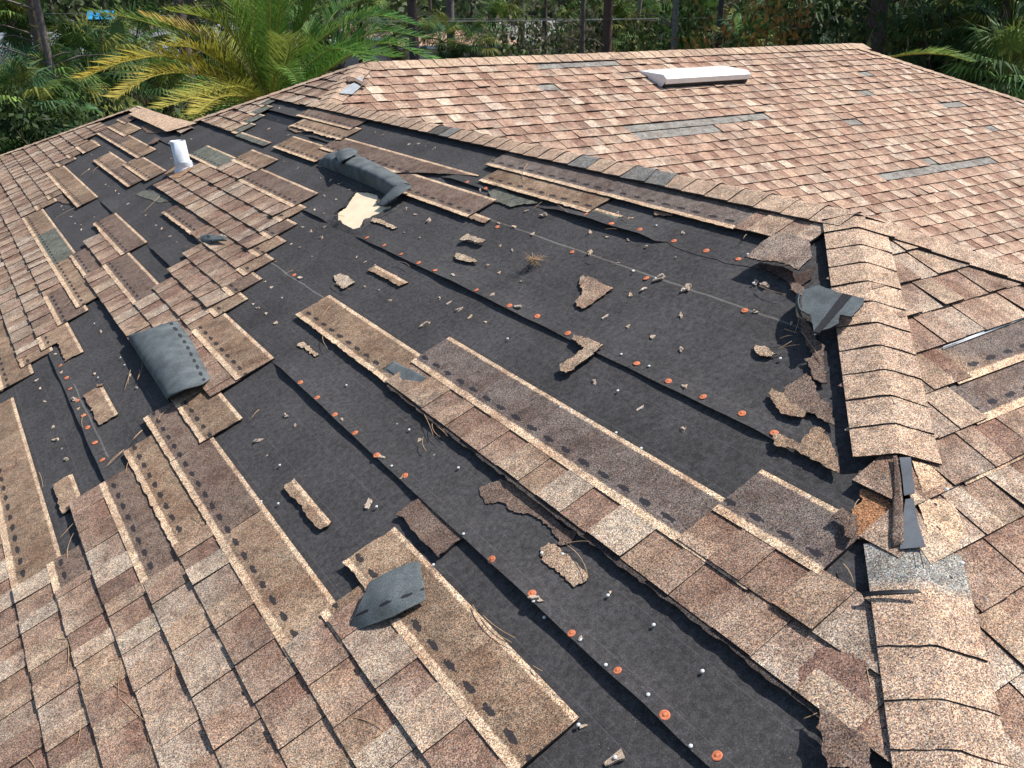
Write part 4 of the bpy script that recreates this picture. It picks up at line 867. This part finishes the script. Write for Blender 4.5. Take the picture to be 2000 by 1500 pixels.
#@@VEG
# ------------------------------------------------------------------ vegetation
def leafquad(B, p, d, n, ln, wd, col):
    s = d.cross(n).normalized() * wd; B.add([p - s * .3, p + d * ln * .5 - s, p + d * ln, p + d * ln * .5 + s], [(0, 1, 2, 3)], col)
def rv(rg): 
    while True:
        v = Vector((rg.uniform(-1, 1), rg.uniform(-1, 1), rg.uniform(-1, 1)))
        if .05 < v.length < 1: return v.normalized()
GRN = [(.06, .12, .028), (.08, .155, .035), (.05, .10, .028), (.12, .19, .045), (.055, .12, .05)]
def fan_crown(seed, R=1.25, nl=34, dead=6, tint=1.0):
    rg = random.Random(seed); B = MB()
    for i in range(nl + dead):
        az = rg.uniform(0, 6.283); el = math.radians(rg.uniform(-30, 80)) if i < nl else math.radians(rg.uniform(-80, -55))
        pl_ = R * rg.uniform(.55, .85); d = Vector((math.cos(az) * math.cos(el), math.sin(az) * math.cos(el), math.sin(el)))
        c = scale(rg.choice(GRN), rg.uniform(.55, 1.6) * tint) if i < nl else (.20, .14, .07)
        if i < nl and rg.random() < .22: c = (.22, .23, .05)
        mid = d * pl_ * .5 + Vector((0, 0, .04)); tip = d * pl_ - Vector((0, 0, .12 * pl_))
        B.tube([Vector((0, 0, 0)), mid, tip], [.018, .013, .01], 3, scale(c, 1.3), cap=False)
        dd = (tip - mid).normalized(); side = dd.cross(Vector((0, 0, 1))); side = side.normalized() if side.length > .05 else Vector((1, 0, 0)); up = side.cross(dd)
        L = R * rg.uniform(.6, .78); ns = 24
        for k in range(ns):
            a = math.radians(-125 + 250 * k / (ns - 1)); e = dd * math.cos(a) + side * math.sin(a); ll = L * (1 - .28 * abs(a) / 2.2) * rg.uniform(.85, 1.05)
            e = (e - up * .12 * abs(math.sin(a))).normalized(); q1 = tip + e * ll * .55 + up * .03; q2 = q1 + (e * .75 - Vector((0, 0, rg.uniform(.25, .95)))).normalized() * ll * .5
            s = e.cross(up).normalized() * ll * .034; cc = scale(c, rg.uniform(.8, 1.25))
            B.add([tip, q1 - s, q1 + s, q2], [(0, 1, 2), (1, 3, 2)], cc)
    return B
def trunk_mesh(h, r0, r1, seed, col=(.14, .11, .09), lean=0.0, n=9, boots=False):
    rg = random.Random(seed); B = MB(); k = 10; pts = []; rr = []
    for i in range(k + 1):
        f = i / k; pts.append(Vector((lean * f * f * h + .05 * nz(f * 3, seed), .05 * nz(f * 3, seed + 5), h * f))); rr.append((r0 + (r1 - r0) * f) * (1 + .08 * nz(f * 9, seed)))
    B.tube(pts, rr, n, col)
    if boots:
        for i in range(60):
            f = rg.uniform(.55, 1); p = pts[0].lerp(pts[-1], f); az = rg.uniform(0, 6.28); d = Vector((math.cos(az), math.sin(az), .9)).normalized(); leafquad(B, p + Vector((math.cos(az), math.sin(az), 0)) * r1 * .8, d, Vector((-math.sin(az), math.cos(az), 0)).cross(d), .28, .05, (.16, .12, .08))
    return B
CROWNS = []
for sd in range(5):
    me = fan_crown(300 + sd, tint=(1.0, .8, 1.15, .9, 1.3)[sd]).mesh('palm_crown'); me.materials.append(M_LEAF); CROWNS.append(me)
TRK = trunk_mesh(1.0, .16, .15, 3, boots=False); 
def scaled_trunk(h, seed):
    me = trunk_mesh(h, .17, .15, seed, boots=True).mesh('palm_trunk'); me.materials.append(M_BARK); return me
def sabal(px, py, dist, sc, label, k=0, group='fan palms behind the house'):
    dist = max(22.5, dist * 1.3); sc = sc * .72 + .12
    c = world_at(px, py, dist); h = max(.4, c.z - GZ); rg = random.Random(px * 3 + py)
    t = empty('fan_palm', (c.x, c.y, GZ)); tag(t, label, 'palm tree', group)
    o = bpy.data.objects.new('trunk', scaled_trunk(h, px)); COL.objects.link(o); o.parent = t
    o = bpy.data.objects.new('crown', CROWNS[k % 5]); COL.objects.link(o); o.parent = t; o.location = (0, 0, h); o.scale = (sc, sc, sc); o.rotation_euler.z = rg.uniform(0, 6.28)
PALMS = [(25, 42, 30, .55, 'small fan palm at the far left in front of the pale carport house', 0), (70, 235, 15, 1.2, 'low dark fan palm at the left close behind the roof edge', 1), (100, 175, 19, 1.0, 'fan palm left of the yellowing feather palm at mid height', 2),
    (5, 300, 11, .9, 'small fan palm poking up at the left edge of the picture', 4), (218, 128, 22, 1.3, 'broad fan palm with hanging leaves below the blue tarp', 0),
    (265, 95, 24, 1.3, 'fan palm with glossy leaves right of the blue tarp', 2), (175, 150, 20, 1.3, 'shaded fan palm below the broad one at the left', 3), (50, 60, 30, 1.5, 'far fan palm beside the white lamp', 4),
    (340, 190, 16, .9, 'young bright fan palm under the feather palm fronds', 4), (20, 215, 14, 1.1, 'fan palm low at the left margin', 2), (615, 25, 38, 1.6, 'fan palm behind the upright fronds of the feather palm', 0),
    (700, 20, 40, 1.5, 'fan palm left of the dark leaning trunk', 2), (862, 84, 30, 1.1, 'full fan palm in front of the white walls at centre', 1), (925, 96, 29, 1.0, 'spiky fan palm just above the ridge at centre', 0), (985, 62, 34, 1.4, 'bright fan palm on the dark trunk by the grey roof', 4),
    (1195, 65, 36, 1.4, 'thin fan palm between pine trunks right of centre', 3), (1370, 45, 34, 1.9, 'bright green fan palm with a fanned leaf right of centre', 4), (1345, 80, 32, 1.3, 'fan palm hanging beside the slim grey trunk', 2), (1455, 95, 28, 1.4, 'drooping fan palm in front of the orange brown bush', 0),
    (1560, 25, 30, 1.8, 'fan palm right of the orange brown bush', 1), (1510, 60, 31, 1.4, 'fan palm tangled in brown fronds', 3), (1750, 45, 24, 1.4, 'shaded fan palm behind the right hip corner', 3), (1840, 45, 22, 1.3, 'dark fan palm with a pale spear leaf', 1),
    (1900, 40, 24, 1.5, 'blue-green fan palm at upper right', 2), (1975, 60, 20, 1.4, 'fan palm at the right edge beside the leaning trunk', 3), (1960, 165, 17, 1.2, 'low olive fan palm at the right margin', 4), (1700, 20, 27, 1.4, 'fan palm among the bare twigs', 0),
    (1640, 30, 38, 1.5, 'far fan palm behind the bare twigs', 1), (1800, 85, 21, 1.0, 'small spiky fan palm above the fallen yellow frond', 2), (1920, 110, 20, 1.1, 'half hidden fan palm right of the fallen frond', 1), (440, 60, 34, 1.5, 'fan palm hidden behind the feather palm', 3), (770, 70, 36, 1.0, 'far fan palm between two dark trunks', 2),
    (1265, 40, 44, 1.5, 'far fan palm by the leaning pale trunk', 0), (1110, 60, 40, 1.0, 'far fan palm above the dark olive bush', 3)]
for a in PALMS: sabal(a[0], a[1], a[2], a[3], a[4], a[5])
# pines
def pine_crown(seed, n=46):
    rg = random.Random(seed); B = MB()
    for i in range(n):
        c = Vector((rg.gauss(0, 1.5), rg.gauss(0, 1.5), rg.uniform(-2.2, 2.4)));
        B.tube([Vector((0, 0, c.z - .8)), c * .6 + Vector((0, 0, c.z * .4 - .2)), c], [.04, .025, .012], 3, (.12, .09, .07), cap=False)
        for k in range(60):
            d = (rv(rg) + Vector((0, 0, .35))).normalized(); leafquad(B, c + rv(rg) * .22, d, rv(rg), rg.uniform(.22, .42), .013, scale(rg.choice([(.06, .11, .03), (.08, .13, .035), (.10, .13, .04)]), rg.uniform(.7, 1.25)))
    return B
PCR = []
for sd in range(3):
    me = pine_crown(400 + sd).mesh('pine_crown'); me.materials.append(M_LEAF); PCR.append(me)
def pine(px, dist, r, lean, label, h=15, col=(.15, .115, .095), bz=9.5):
    c = world_at(px, 60, dist); t = empty('pine_tree', (c.x, c.y, GZ), rz=-YAW); tag(t, label, 'pine tree', 'pine trees behind the house')
    B = trunk_mesh(h, r, r * .5, px, col, lean); rg = random.Random(px)
    for i in range(9):
        z = rg.uniform(2.5, 8); az = rg.uniform(0, 6.28); L = rg.uniform(.6, 2.2); a = Vector((lean * (z / h) ** 2 * h, 0, z)); d = Vector((math.cos(az), math.sin(az), .35)); B.tube([a, a + d * L * .5, a + d * L + Vector((0, 0, -.15 * L))], [.03, .02, .006], 4, (.17, .14, .12), cap=False)
    B.build('trunk', M_BARK, t)
    o = bpy.data.objects.new('crown', PCR[px % 3]); COL.objects.link(o); o.parent = t; o.location = (lean * h, 0, h - 1.5); k = random.Random(px + 1).uniform(1.0, 1.4); o.scale = (k, k, k) if 400 < px < 1650 else (k * 2.6, k * 2.6, k * 1.15); o.rotation_euler.z = px  # outer crowns, above the view, are widened to cast shade on the woods
PINES = [(86, 24, .1, -.012, 'slim pine trunk standing before the carport house at the left', (.17, .14, .13)), (72, 31, .17, 0, 'thicker pine trunk just left of the slim one', (.13, .10, .08)), (357, 36, .22, 0, 'pine trunk above the dead frond tip', (.14, .11, .1)), (378, 40, .2, .01, 'pine trunk right beside another at upper left', (.12, .10, .09)),
    (660, 40, .15, 0, 'slim dark pine trunk above the right hand fronds', (.10, .08, .08)), (808, 30, .19, -.01, 'dark pine trunk at the right end of the feather palm', (.10, .075, .07)), (880, 42, .22, 0, 'grey pine trunk left of the white wall', (.17, .15, .15)), (960, 46, .15, 0, 'black pine trunk in front of the grey roof', (.08, .07, .07)), (1063, 44, .14, .01, 'pine trunk between the grey roof and the olive bush', (.11, .09, .08)),
    (1138, 34, .1, 0, 'slim pine trunk right of the olive bush', (.17, .14, .12)), (1186, 33, .2, .005, 'stout reddish pine trunk at centre right', (.13, .085, .07)), (1320, 30, .11, -.025, 'slim grey trunk leaning slightly left', (.20, .19, .17)), (1240, 50, .12, .1, 'pale pine trunk leaning right in the distance', (.26, .22, .18)), (1405, 38, .15, 0, 'dark pine trunk left of the orange brown bush', (.09, .075, .08)),
    (1418, 45, .1, 0, 'thin pine trunk close to the dark one', (.12, .1, .1)), (1712, 26, .25, 0, 'thick dark pine trunk in shade at the right', (.085, .065, .06)), (1690, 33, .12, 0, 'thin pine trunk left of the thick one', (.10, .08, .08)), (1952, 26, .17, .03, 'leaning reddish trunk near the right edge', (.11, .075, .065)), (560, 50, .16, 0, 'pine trunk far behind the feather palm', (.12, .1, .09)),
    (470, 46, .15, .01, 'pine trunk behind the upright fronds', (.12, .1, .09)), (1290, 60, .16, 0, 'distant pine trunk right of centre', (.15, .12, .1)), (1020, 58, .16, 0, 'distant pine trunk above the grey roof', (.13, .1, .09)), (1800, 34, .16, -.01, 'pine trunk hidden in the dark right corner', (.08, .065, .06)), (1560, 44, .15, 0, 'distant pine trunk behind the brown bush', (.12, .1, .09))]
for a in PINES: pine(a[0], a[1], a[2], a[3], a[4], 13 if a[1] < 30 else 15, a[5])
# leafy bushes
def bush_mesh(seed, n, pal, leaf=.11, sq=.8, twigs=14, shape=1.0):
    rg = random.Random(seed); B = MB(); cl = [(Vector((rg.gauss(0, .5), rg.gauss(0, .5), abs(rg.gauss(.45, .38)) * shape)), rg.uniform(.18, .42)) for _ in range(26)]
    for i in range(twigs):
        c, r = rg.choice(cl); B.tube([Vector((0, 0, 0)), c * .5 + rv(rg) * .08, c + rv(rg) * .2], [.02, .012, .004], 3, (.15, .12, .09), cap=False)
    for i in range(n):
        c, r = rg.choice(cl); d = rv(rg); p = c + d * r * rg.random() ** .45; q = (d + rv(rg) * .9).normalized(); leafquad(B, p, q, rv(rg), leaf * rg.uniform(.6, 1.4), leaf * .28, scale(rg.choice(pal), rg.uniform(.85, 1.8)))
    return B
BP = {'green': [(.05, .10, .025), (.07, .13, .03), (.04, .08, .02)], 'olive': [(.085, .095, .03), (.06, .075, .025), (.12, .12, .045)], 'brown': [(.34, .17, .04), (.26, .12, .035), (.38, .24, .07), (.16, .11, .04)], 'yellow': [(.16, .19, .035), (.11, .15, .03), (.08, .13, .03)], 'dark': [(.03, .055, .018), (.025, .045, .015), (.045, .065, .02)], 'mixed': [(.10, .11, .05), (.15, .13, .08), (.06, .09, .03), (.2, .17, .12)]}
BM_ = {}
for i, (k, pal) in enumerate(BP.items()):
    L = []
    for v in range(2):
        me = bush_mesh(500 + i * 7 + v, 4600, pal, leaf=.075 if k != 'brown' else .06).mesh('foliage'); me.materials.append(M_LEAF); L.append(me)
    BM_[k] = L
def bush(px, dist, sc, kind, label, zs=1.0, name='bush', lift=0.0):
    if px < 480 or px > 1700: sc *= max(20 if px < 480 else 22.5, dist) / dist; dist = max(20 if px < 480 else 22.5, dist)
    c = world_at(px, 60, dist); t = bpy.data.objects.new(name, BM_[kind][int(px) % 2]); COL.objects.link(t); t.location = (c.x, c.y, GZ + lift); t.scale = (sc, sc, sc * zs); t.rotation_euler.z = px * .7
    tag(t, label, 'bush', 'bushes behind the house')
BUSH = [(1055, 27, 2.2, 'olive', 'rounded dark olive bush above the ridge at centre', 1.15), (1165, 26, 1.7, 'yellow', 'small yellow-green bush on the ridge line', 1.0), (1230, 27, 2.0, 'mixed', 'twiggy brownish bush right of the stout trunk', 1.0), (1290, 28, 2.1, 'mixed', 'dry brown-green bush left of the slim grey trunk', 1.1),
    (1505, 25, 2.6, 'brown', 'tall orange brown dead bush at upper right of centre', 1.5), (1430, 26, 2.0, 'brown', 'smaller rust coloured dead bush beside the tall one', 1.1), (1610, 24, 2.0, 'yellow', 'yellow-green bush behind the ridge end', 1.3), (1660, 22, 2.0, 'olive', 'olive bush with twigs at the roof corner', 1.0), (1740, 20, 1.6, 'dark', 'dark bush just past the right hip', 1.1),
    (1830, 19, 1.6, 'brown', 'brownish bush low behind the right hip', .8), (1900, 18, 1.7, 'dark', 'dark bush at the lower right of the woods', 1.0), (1985, 16, 1.5, 'olive', 'olive bush at the right margin', 1.0), (150, 15, 1.7, 'dark', 'dark bush below the drooping yellow fronds', 1.1), (215, 14, 1.5, 'dark', 'dark bush beside the flat ridge end at the left', 1.0),
    (60, 12.5, 1.4, 'dark', 'dark bush under the palms at the left', 1.1), (20, 16, 1.3, 'green', 'green bush at the left margin', .8), (280, 17, 1.8, 'dark', 'dark bush hidden under the feather palm', 1.2), (400, 16, 1.5, 'yellow', 'yellow-green bush below the feather palm', 1.0), (350, 14.5, 1.0, 'yellow', 'low yellowish bush above the notch in the roof', 1.0),
    (640, 26, 2.0, 'green', 'green bush behind the right hand fronds', 1.1), (730, 28, 2.0, 'green', 'green bush at the tip of the right fronds', 1.0), (960, 27, 1.8, 'dark', 'dark bush below the bright centre palm', 1.0), (1100, 40, 2.8, 'mixed', 'tall mixed bush in the middle distance', 1.5),
    (1350, 40, 2.8, 'green', 'tall green bush in the middle distance right of centre', 1.5), (1210, 46, 3.2, 'olive', 'tall olive bush in the middle distance', 1.5), (560, 42, 2.8, 'olive', 'tall olive bush behind the feather palm', 1.5), (330, 40, 2.8, 'green', 'tall green bush far behind the palms at upper left', 1.5), (250, 44, 3.0, 'green', 'tall green bush under the blue tarp', 1.0),
    (1600, 38, 3.0, 'mixed', 'tall twiggy bush behind the ridge end', 1.5), (1760, 32, 3.0, 'dark', 'tall dark bush in the right corner', 1.5), (1880, 30, 3.0, 'dark', 'second tall dark bush in the right corner', 1.5), (1980, 27, 3.0, 'dark', 'tall dark bush behind the leaning trunk', 1.6), (1500, 42, 3.2, 'olive', 'tall olive bush behind the orange brown one', 1.5), (1145, 62, 3.6, 'green', 'distant tall green bush', 1.5),
    (1290, 64, 3.8, 'yellow', 'distant yellow-green bush right of centre', 1.5)]
for b in BUSH: bush(*b)
# bare twiggy shrub and the fallen frond at the right
def twigs():
    rg = random.Random(8); B = MB(); c = world_at(1655, 60, 21)
    for i in range(130):
        a = Vector((rg.gauss(0, .5), rg.gauss(0, .5), rg.uniform(0, 1.8))); d = (rv(rg) + Vector((0, 0, .7))).normalized(); L = rg.uniform(.5, 1.9)
        B.tube([a, a + d * L * .5 + rv(rg) * .12, a + d * L + rv(rg) * .3], [.015, .009, .003], 3, rg.choice([(.30, .25, .2), (.2, .16, .13), (.38, .33, .27)]), cap=False)
    o = B.build('bare_shrub', M_BARK); o.location = (c.x, c.y, GZ + .3); o.scale = (1.3, 1.3, 1.35); tag(o, 'leafless grey twiggy shrub behind the top right corner of the roof', 'shrub')
twigs()
# pinnate fronds
def frond(B, pts, ln, col, tipcol=None, seed=0, n=60, wd=.011, vee=.5, col2=None):
    rg = random.Random(seed); cum = [0]
    for a, b in zip(pts, pts[1:]): cum.append(cum[-1] + (b - a).length)
    T = cum[-1]
    def at_(s):
        for i in range(len(pts) - 1):
            if s <= cum[i + 1] or i == len(pts) - 2: f = (s - cum[i]) / (cum[i + 1] - cum[i]); return pts[i].lerp(pts[i + 1], f), (pts[i + 1] - pts[i]).normalized()
    B.tube(pts, [.022 * (1 - .85 * i / (len(pts) - 1)) for i in range(len(pts))], 4, scale(col2 or (.30, .30, .06), 1.0), cap=False)
    for i in range(n):
        f = .12 + .88 * i / (n - 1); p, d = at_(f * T); side = d.cross(Vector((0, 0, 1)))
        if side.length < .05: side = Vector((1, 0, 0))
        side.normalize(); up = side.cross(d).normalized(); env = math.sin(min(1, (f - .08) * 2.6) * math.pi / 2) * (1 - .62 * max(0, f - .55) / .45)
        for sg in (-1, 1):
            e = (side * sg * rg.uniform(.6, .85) + d * rg.uniform(.6, .9) + up * (vee * rg.uniform(.2, 1.0))).normalized(); L = ln * env * rg.uniform(.85, 1.1)
            c = lerp3(col, tipcol, min(1, f * rg.uniform(.6, 1.3))) if tipcol else col
            c = scale(c, rg.uniform(.95, 1.55)); q1 = p + e * L * .55; q2 = q1 + (e - Vector((0, 0, rg.uniform(.02, .22)))).normalized() * L * .45; s = e.cross(d).cross(e).normalized() * wd
            B.add([p - s * .5, p + s * .5, q1 + s, q1 - s, q2], [(0, 1, 2, 3), (3, 2, 4)], c)
def feather_palm():
    D = 15.5; c = world_at(528, 205, D); rg = random.Random(31); t = empty('feather_palm', (c.x, c.y, GZ)); tag(t, 'large feather palm with arching fronds, yellowing on the left, behind the roof notch', 'palm tree')
    O = Vector((c.x, c.y, GZ)); h = c.z - GZ
    trunk_mesh(h, .34, .30, 77, (.16, .12, .08), boots=True).build('trunk', M_BARK, t)
    k = 0
    HERO = [([(360, 118), (255, 118), (163, 153)], 14.2, (.26, .26, .03), (.46, .34, .05)), ([(410, 150), (310, 146), (228, 190)], 14.0, (.24, .26, .04), (.42, .33, .07)), ([(430, 100), (360, 60), (283, 32)], 15.6, (.14, .19, .03), (.45, .30, .08)), ([(455, 70), (400, 35), (335, 22)], 15.2, (.13, .22, .035), (.26, .30, .05)),
        ([(495, 110), (465, 40), (430, -35)], 15.3, (.12, .21, .04), None), ([(525, 110), (520, 40), (500, -60)], 16, (.11, .20, .04), None), ([(600, 90), (590, 35), (615, 20)], 16.2, (.09, .18, .04), None), ([(640, 110), (720, 32), (815, 50)], 15, (.06, .16, .035), None), ([(650, 120), (730, 62), (830, 75)], 15.6, (.06, .15, .035), None),
        ([(650, 130), (745, 84), (842, 118)], 14.2, (.08, .19, .035), None), ([(620, 150), (690, 106), (770, 112)], 13.6, (.09, .20, .035), None), ([(470, 170), (400, 184), (312, 212)], 13.2, (.22, .25, .04), (.33, .30, .06)), ([(490, 190), (430, 190), (385, 222)], 12.9, (.26, .26, .04), (.36, .30, .06)), ([(560, 120), (565, 85), (545, 70)], 13.6, (.22, .27, .06), None),
        ([(440, 130), (380, 95), (325, 90)], 14.6, (.15, .21, .03), (.34, .28, .05)), ([(620, 80), (660, 20), (720, -5)], 16.5, (.06, .15, .03), None), ([(600, 130), (660, 95), (740, 135)], 13.2, (.08, .18, .03), None)]
    for pp, d2, col, tc in HERO:
        n = len(pp); ctl = [c] + [world_at(x, y, D + (d2 - D) * (i + 1) / n) for i, (x, y) in enumerate(pp)]; pts = []
        for i in range(15):
            f = i / 14 * (len(ctl) - 1); j = min(int(f), len(ctl) - 2); f -= j; p0, p1, p2, p3 = ctl[max(j - 1, 0)], ctl[j], ctl[j + 1], ctl[min(j + 2, len(ctl) - 1)]
            pts.append(.5 * ((2 * p1) + (p2 - p0) * f + (2 * p0 - 5 * p1 + 4 * p2 - p3) * f * f + (3 * p1 - p0 - 3 * p2 + p3) * f ** 3) - O)
        B = MB(); frond(B, pts, .54, col, tc, seed=k, n=100, wd=.009, col2=(.42, .40, .08) if tc else (.26, .34, .08)); B.build('frond', M_LEAF, t); k += 1
    cl = Vector((0, 0, h))
    for i in range(32):
        az = rg.uniform(0, 6.283); el = math.radians(rg.uniform(12, 78)); L = rg.uniform(2.0, 3.1); p = cl.copy(); d = Vector((math.cos(az) * math.cos(el), math.sin(az) * math.cos(el), math.sin(el))); pts = [p.copy()]
        for s in range(12): p = p + d * L / 12; d = (d - Vector((0, 0, .085 * math.cos(el) + .03))).normalized(); pts.append(p.copy())
        left = math.cos(az + YAW) < -.2
        col = rg.choice([(.10, .19, .035), (.13, .22, .04), (.07, .15, .03)]) if not left else rg.choice([(.17, .22, .035), (.13, .20, .035), (.22, .24, .04)])
        B = MB(); frond(B, pts, .46, col, None, seed=100 + i, n=72, wd=.0085); B.build('frond', M_LEAF, t)
feather_palm()
def fallen_frond():
    c = world_at(1690, 92, 17.5); pts = [world_at(x, y, d) for x, y, d in [(1735, 112, 17.8), (1770, 106, 17.6), (1810, 104, 17.5), (1850, 107, 17.4), (1895, 120, 17.2)]]; O = Vector((pts[0].x, pts[0].y, pts[0].z)); B = MB()
    frond(B, [p - O for p in pts], .34, (.20, .27, .05), (.12, .2, .05), seed=9, n=60); o = B.build('palm_frond', M_LEAF); o.location = O; tag(o, 'bright yellow-green palm frond lying just past the right hip of the roof', 'palm frond')
fallen_frond()
# undergrowth and the far wood: nobody could count these
def undergrowth():
    rg = random.Random(44); B = MB()
    for i in range(30000):
        a = rg.uniform(-.62, .62); d = 13 + 52 * rg.random() ** 1.5; az = YAW + a; x = CAM[0] + math.sin(az) * d; y = CAM[1] + math.cos(az) * d
        if -2 < x < 16 and y < 12.2 and y > -3: continue
        if (d > 50 and abs(a) > .38): continue
        z = GZ + rg.uniform(0, .9 + .5 * nz(x * .3, y * .3)) * (1.0 if d < 50 else 1.4); c = scale(rg.choice([(.045, .075, .02), (.03, .055, .018), (.07, .085, .03), (.10, .08, .04), (.05, .09, .025)]), rg.uniform(.7, 1.3)); s = .16 + d * .004
        leafquad(B, Vector((x, y, z)), (rv(rg) + Vector((0, 0, .5))).normalized(), rv(rg), s * 1.5, s * .3, c)
    tag(B.build('undergrowth', M_LEAF), 'dense dark green and brown undergrowth between the trees', 'undergrowth', kind='stuff')
undergrowth()
def far_wood():
    rg = random.Random(45); B = MB()
    for i in range(230):
        a = -.72 + 1.44 * i / 229 + rg.uniform(-.01, .01); d = rg.uniform(88, 128); az = YAW + a; x = CAM[0] + math.sin(az) * d; y = CAM[1] + math.cos(az) * d; H_ = rg.uniform(8, 14)
        B.tube([Vector((x, y, GZ)), Vector((x, y, GZ + H_ * .8))], [.22, .12], 5, (.16, .13, .11), cap=False)
        pc = rg.choice([(.07, .11, .035), (.09, .13, .04), (.06, .09, .035), (.12, .13, .06), (.10, .12, .06)])
        for k in range(150):
            v = rv(rg); f = rg.random() ** .4; p = Vector((x, y, GZ + H_ * .52)) + Vector((v.x * 3.2, v.y * 3.2, v.z * H_ * .5)) * f; leafquad(B, p, rv(rg), rv(rg), .95, .30, scale(pc, rg.uniform(.6, 1.35)))
    tag(B.build('far_wood', M_LEAF), 'mass of distant trees closing the view behind the neighbouring houses', 'wood', kind='stuff')
far_wood()
# ------------------------------------------------------------------ neighbouring houses
def nb_house(px, dist, width, depth, eave, rise, wallc, roofc, label, yaw=0.0, cols=0, wins=2, over=.6, roofname='roof', hip=True):
    c = world_at(px, 60, dist); t = empty('neighbour_house', (c.x, c.y, GZ), rz=-YAW + yaw); tag(t, label, 'house', 'neighbouring houses')
    mw = simple('house_wall_paint', wallc, .8, .3, 6, .06, .1); mr = simple('house_roof', roofc, .85, .3, 3, .2, .3, bdist=.02)
    B = MB(); inset = 1.8 if cols else 0; B.box((-width / 2, inset, 0), (width / 2, depth, eave)); B.build('wall', mw, t)
    o_ = over; hx = width / 2 + o_; d0, d1 = -o_, depth + o_; rid = min(depth / 2 + o_, hx) if hip else .01; B = MB()
    vs = [(-hx, d0, eave), (hx, d0, eave), (hx, d1, eave), (-hx, d1, eave), (-hx + rid, depth / 2, eave + rise), (hx - rid, depth / 2, eave + rise)] + [(-hx, d0, eave - .18), (hx, d0, eave - .18), (hx, d1, eave - .18), (-hx, d1, eave - .18)]
    B.add(vs, [(0, 1, 5, 4), (1, 2, 5), (2, 3, 4, 5), (3, 0, 4), (0, 6, 7, 1), (1, 7, 8, 2), (2, 8, 9, 3), (3, 9, 6, 0), (9, 8, 7, 6)]); B.build(roofname, mr, t)
    B = MB(); B.box((-hx - .02, d0 - .03, eave - .2), (hx + .02, d0, eave + .02)); B.build('fascia', M_WHITE, t)
    for i in range(cols):
        x = -width / 2 + .4 + (width - .8) * i / (cols - 1); B = MB(); B.box((x - .13, -.1, 0), (x + .13, .16, eave - .19)); B.box((x - .19, -.16, 0), (x + .19, .22, .25)); B.build('column', mw, t)
    for i in range(wins):
        x = -width / 2 + width * (i + .5) / wins; y = inset - .02; B = MB(); B.box((x - .75, y - .03, .95), (x + .75, y, 2.15)); w_ = B.build('window', M_WHITE, t); B = MB(); B.box((x - .67, y - .045, 1.02), (x - .02, y - .032, 2.08)); B.box((x + .02, y - .045, 1.02), (x + .67, y - .032, 2.08)); B.build('pane', M_GLASS, w_)
M_GLASS = simple('window_glass', (.03, .04, .05), .08, .6, 5, .1, 0)
nb_house(20, 58, 15, 9, 2.75, 1.35, (.72, .72, .70), (.20, .23, .26), 'pale house with a grey-blue roof and white carport columns at upper left', cols=8, wins=3)
nb_house(905, 66, 9, 8, 2.9, .9, (.80, .78, .76), (.50, .30, .20), 'white house with an orange edged roof behind the centre palms', yaw=.15, wins=1)
nb_house(1030, 80, 14, 9, 2.7, 1.5, (.62, .58, .52), (.30, .28, .27), 'house with a weathered grey roof right of the white house', yaw=-.1)
nb_house(640, 88, 13, 9, 2.8, 1.9, (.5, .42, .38), (.33, .22, .19), 'house with a dull red-brown roof behind the feather palm', yaw=.2)
nb_house(430, 76, 12, 9, 2.7, 1.6, (.5, .5, .48), (.27, .27, .29), 'house with a plain grey roof behind the upright fronds', yaw=-.1)
nb_house(215, 72, 9, 8, 2.7, 1.9, (.45, .43, .4), (.18, .18, .19), 'dark roofed house carrying a blue tarp at upper left')
def tarp():
    c = world_at(198, 31, 71.2); B = MB(); G = [[(-1.1 + 2.2 * i / 12 + .03 * nz(i, j), .30 * j / 6 * 1.6, .55 * j / 6 + .05 * nz(i * .8, j * .9, 3)) for j in range(7)] for i in range(13)]
    B.slab(G, .02); o = B.build('blue_tarp', simple('blue_tarp_plastic', (.04, .38, .72), .4, .5, 3, .35, .3, bdist=.05)); o.location = (c.x, c.y, c.z - .2); o.rotation_euler.z = -YAW; tag(o, 'bright blue tarp draped on a dark roof seen between the palms', 'tarp')
tarp()
def lamp():
    c = world_at(38, 22, 50); t = empty('street_lamp', (c.x, c.y, GZ)); tag(t, 'small white lamp on a pole above the carport house', 'street lamp'); h = c.z - GZ
    B = MB(); B.tube([(0, 0, 0), (0, 0, h)], [.06, .045], 8); B.build('pole', simple('lamp_pole', (.4, .4, .4), .5, .4, 10, .1, 0), t)
    B = MB(); B.tube([(0, 0, h), (0, 0, h + .1), (0, 0, h + .3), (0, 0, h + .42), (0, 0, h + .5)], [.06, .13, .16, .11, .02], 10); B.build('lamp_head', M_WHITE, t)
lamp()
def wires():
    for k, (ya, yb_, da, db) in enumerate([(38, 8, 46, 50), (18, 22, 50, 52), (34, 12, 44, 60)]):
        a = world_at(-300, ya, da); b = world_at(2300, yb_, db); B = MB(); pts = [a.lerp(b, i / 24) - Vector((0, 0, .35 * math.sin(math.pi * i / 24))) for i in range(25)]; B.tube(pts, [.006] * 25, 4)
        o = B.build('power_line', simple('cable', (.45, .45, .45), .5, .4, 5, .1, 0)); tag(o, ['overhead cable, the one highest at the right end of the picture', 'overhead cable running nearly level across the top', 'overhead cable dropping towards the left side'][k], 'cable')
wires()
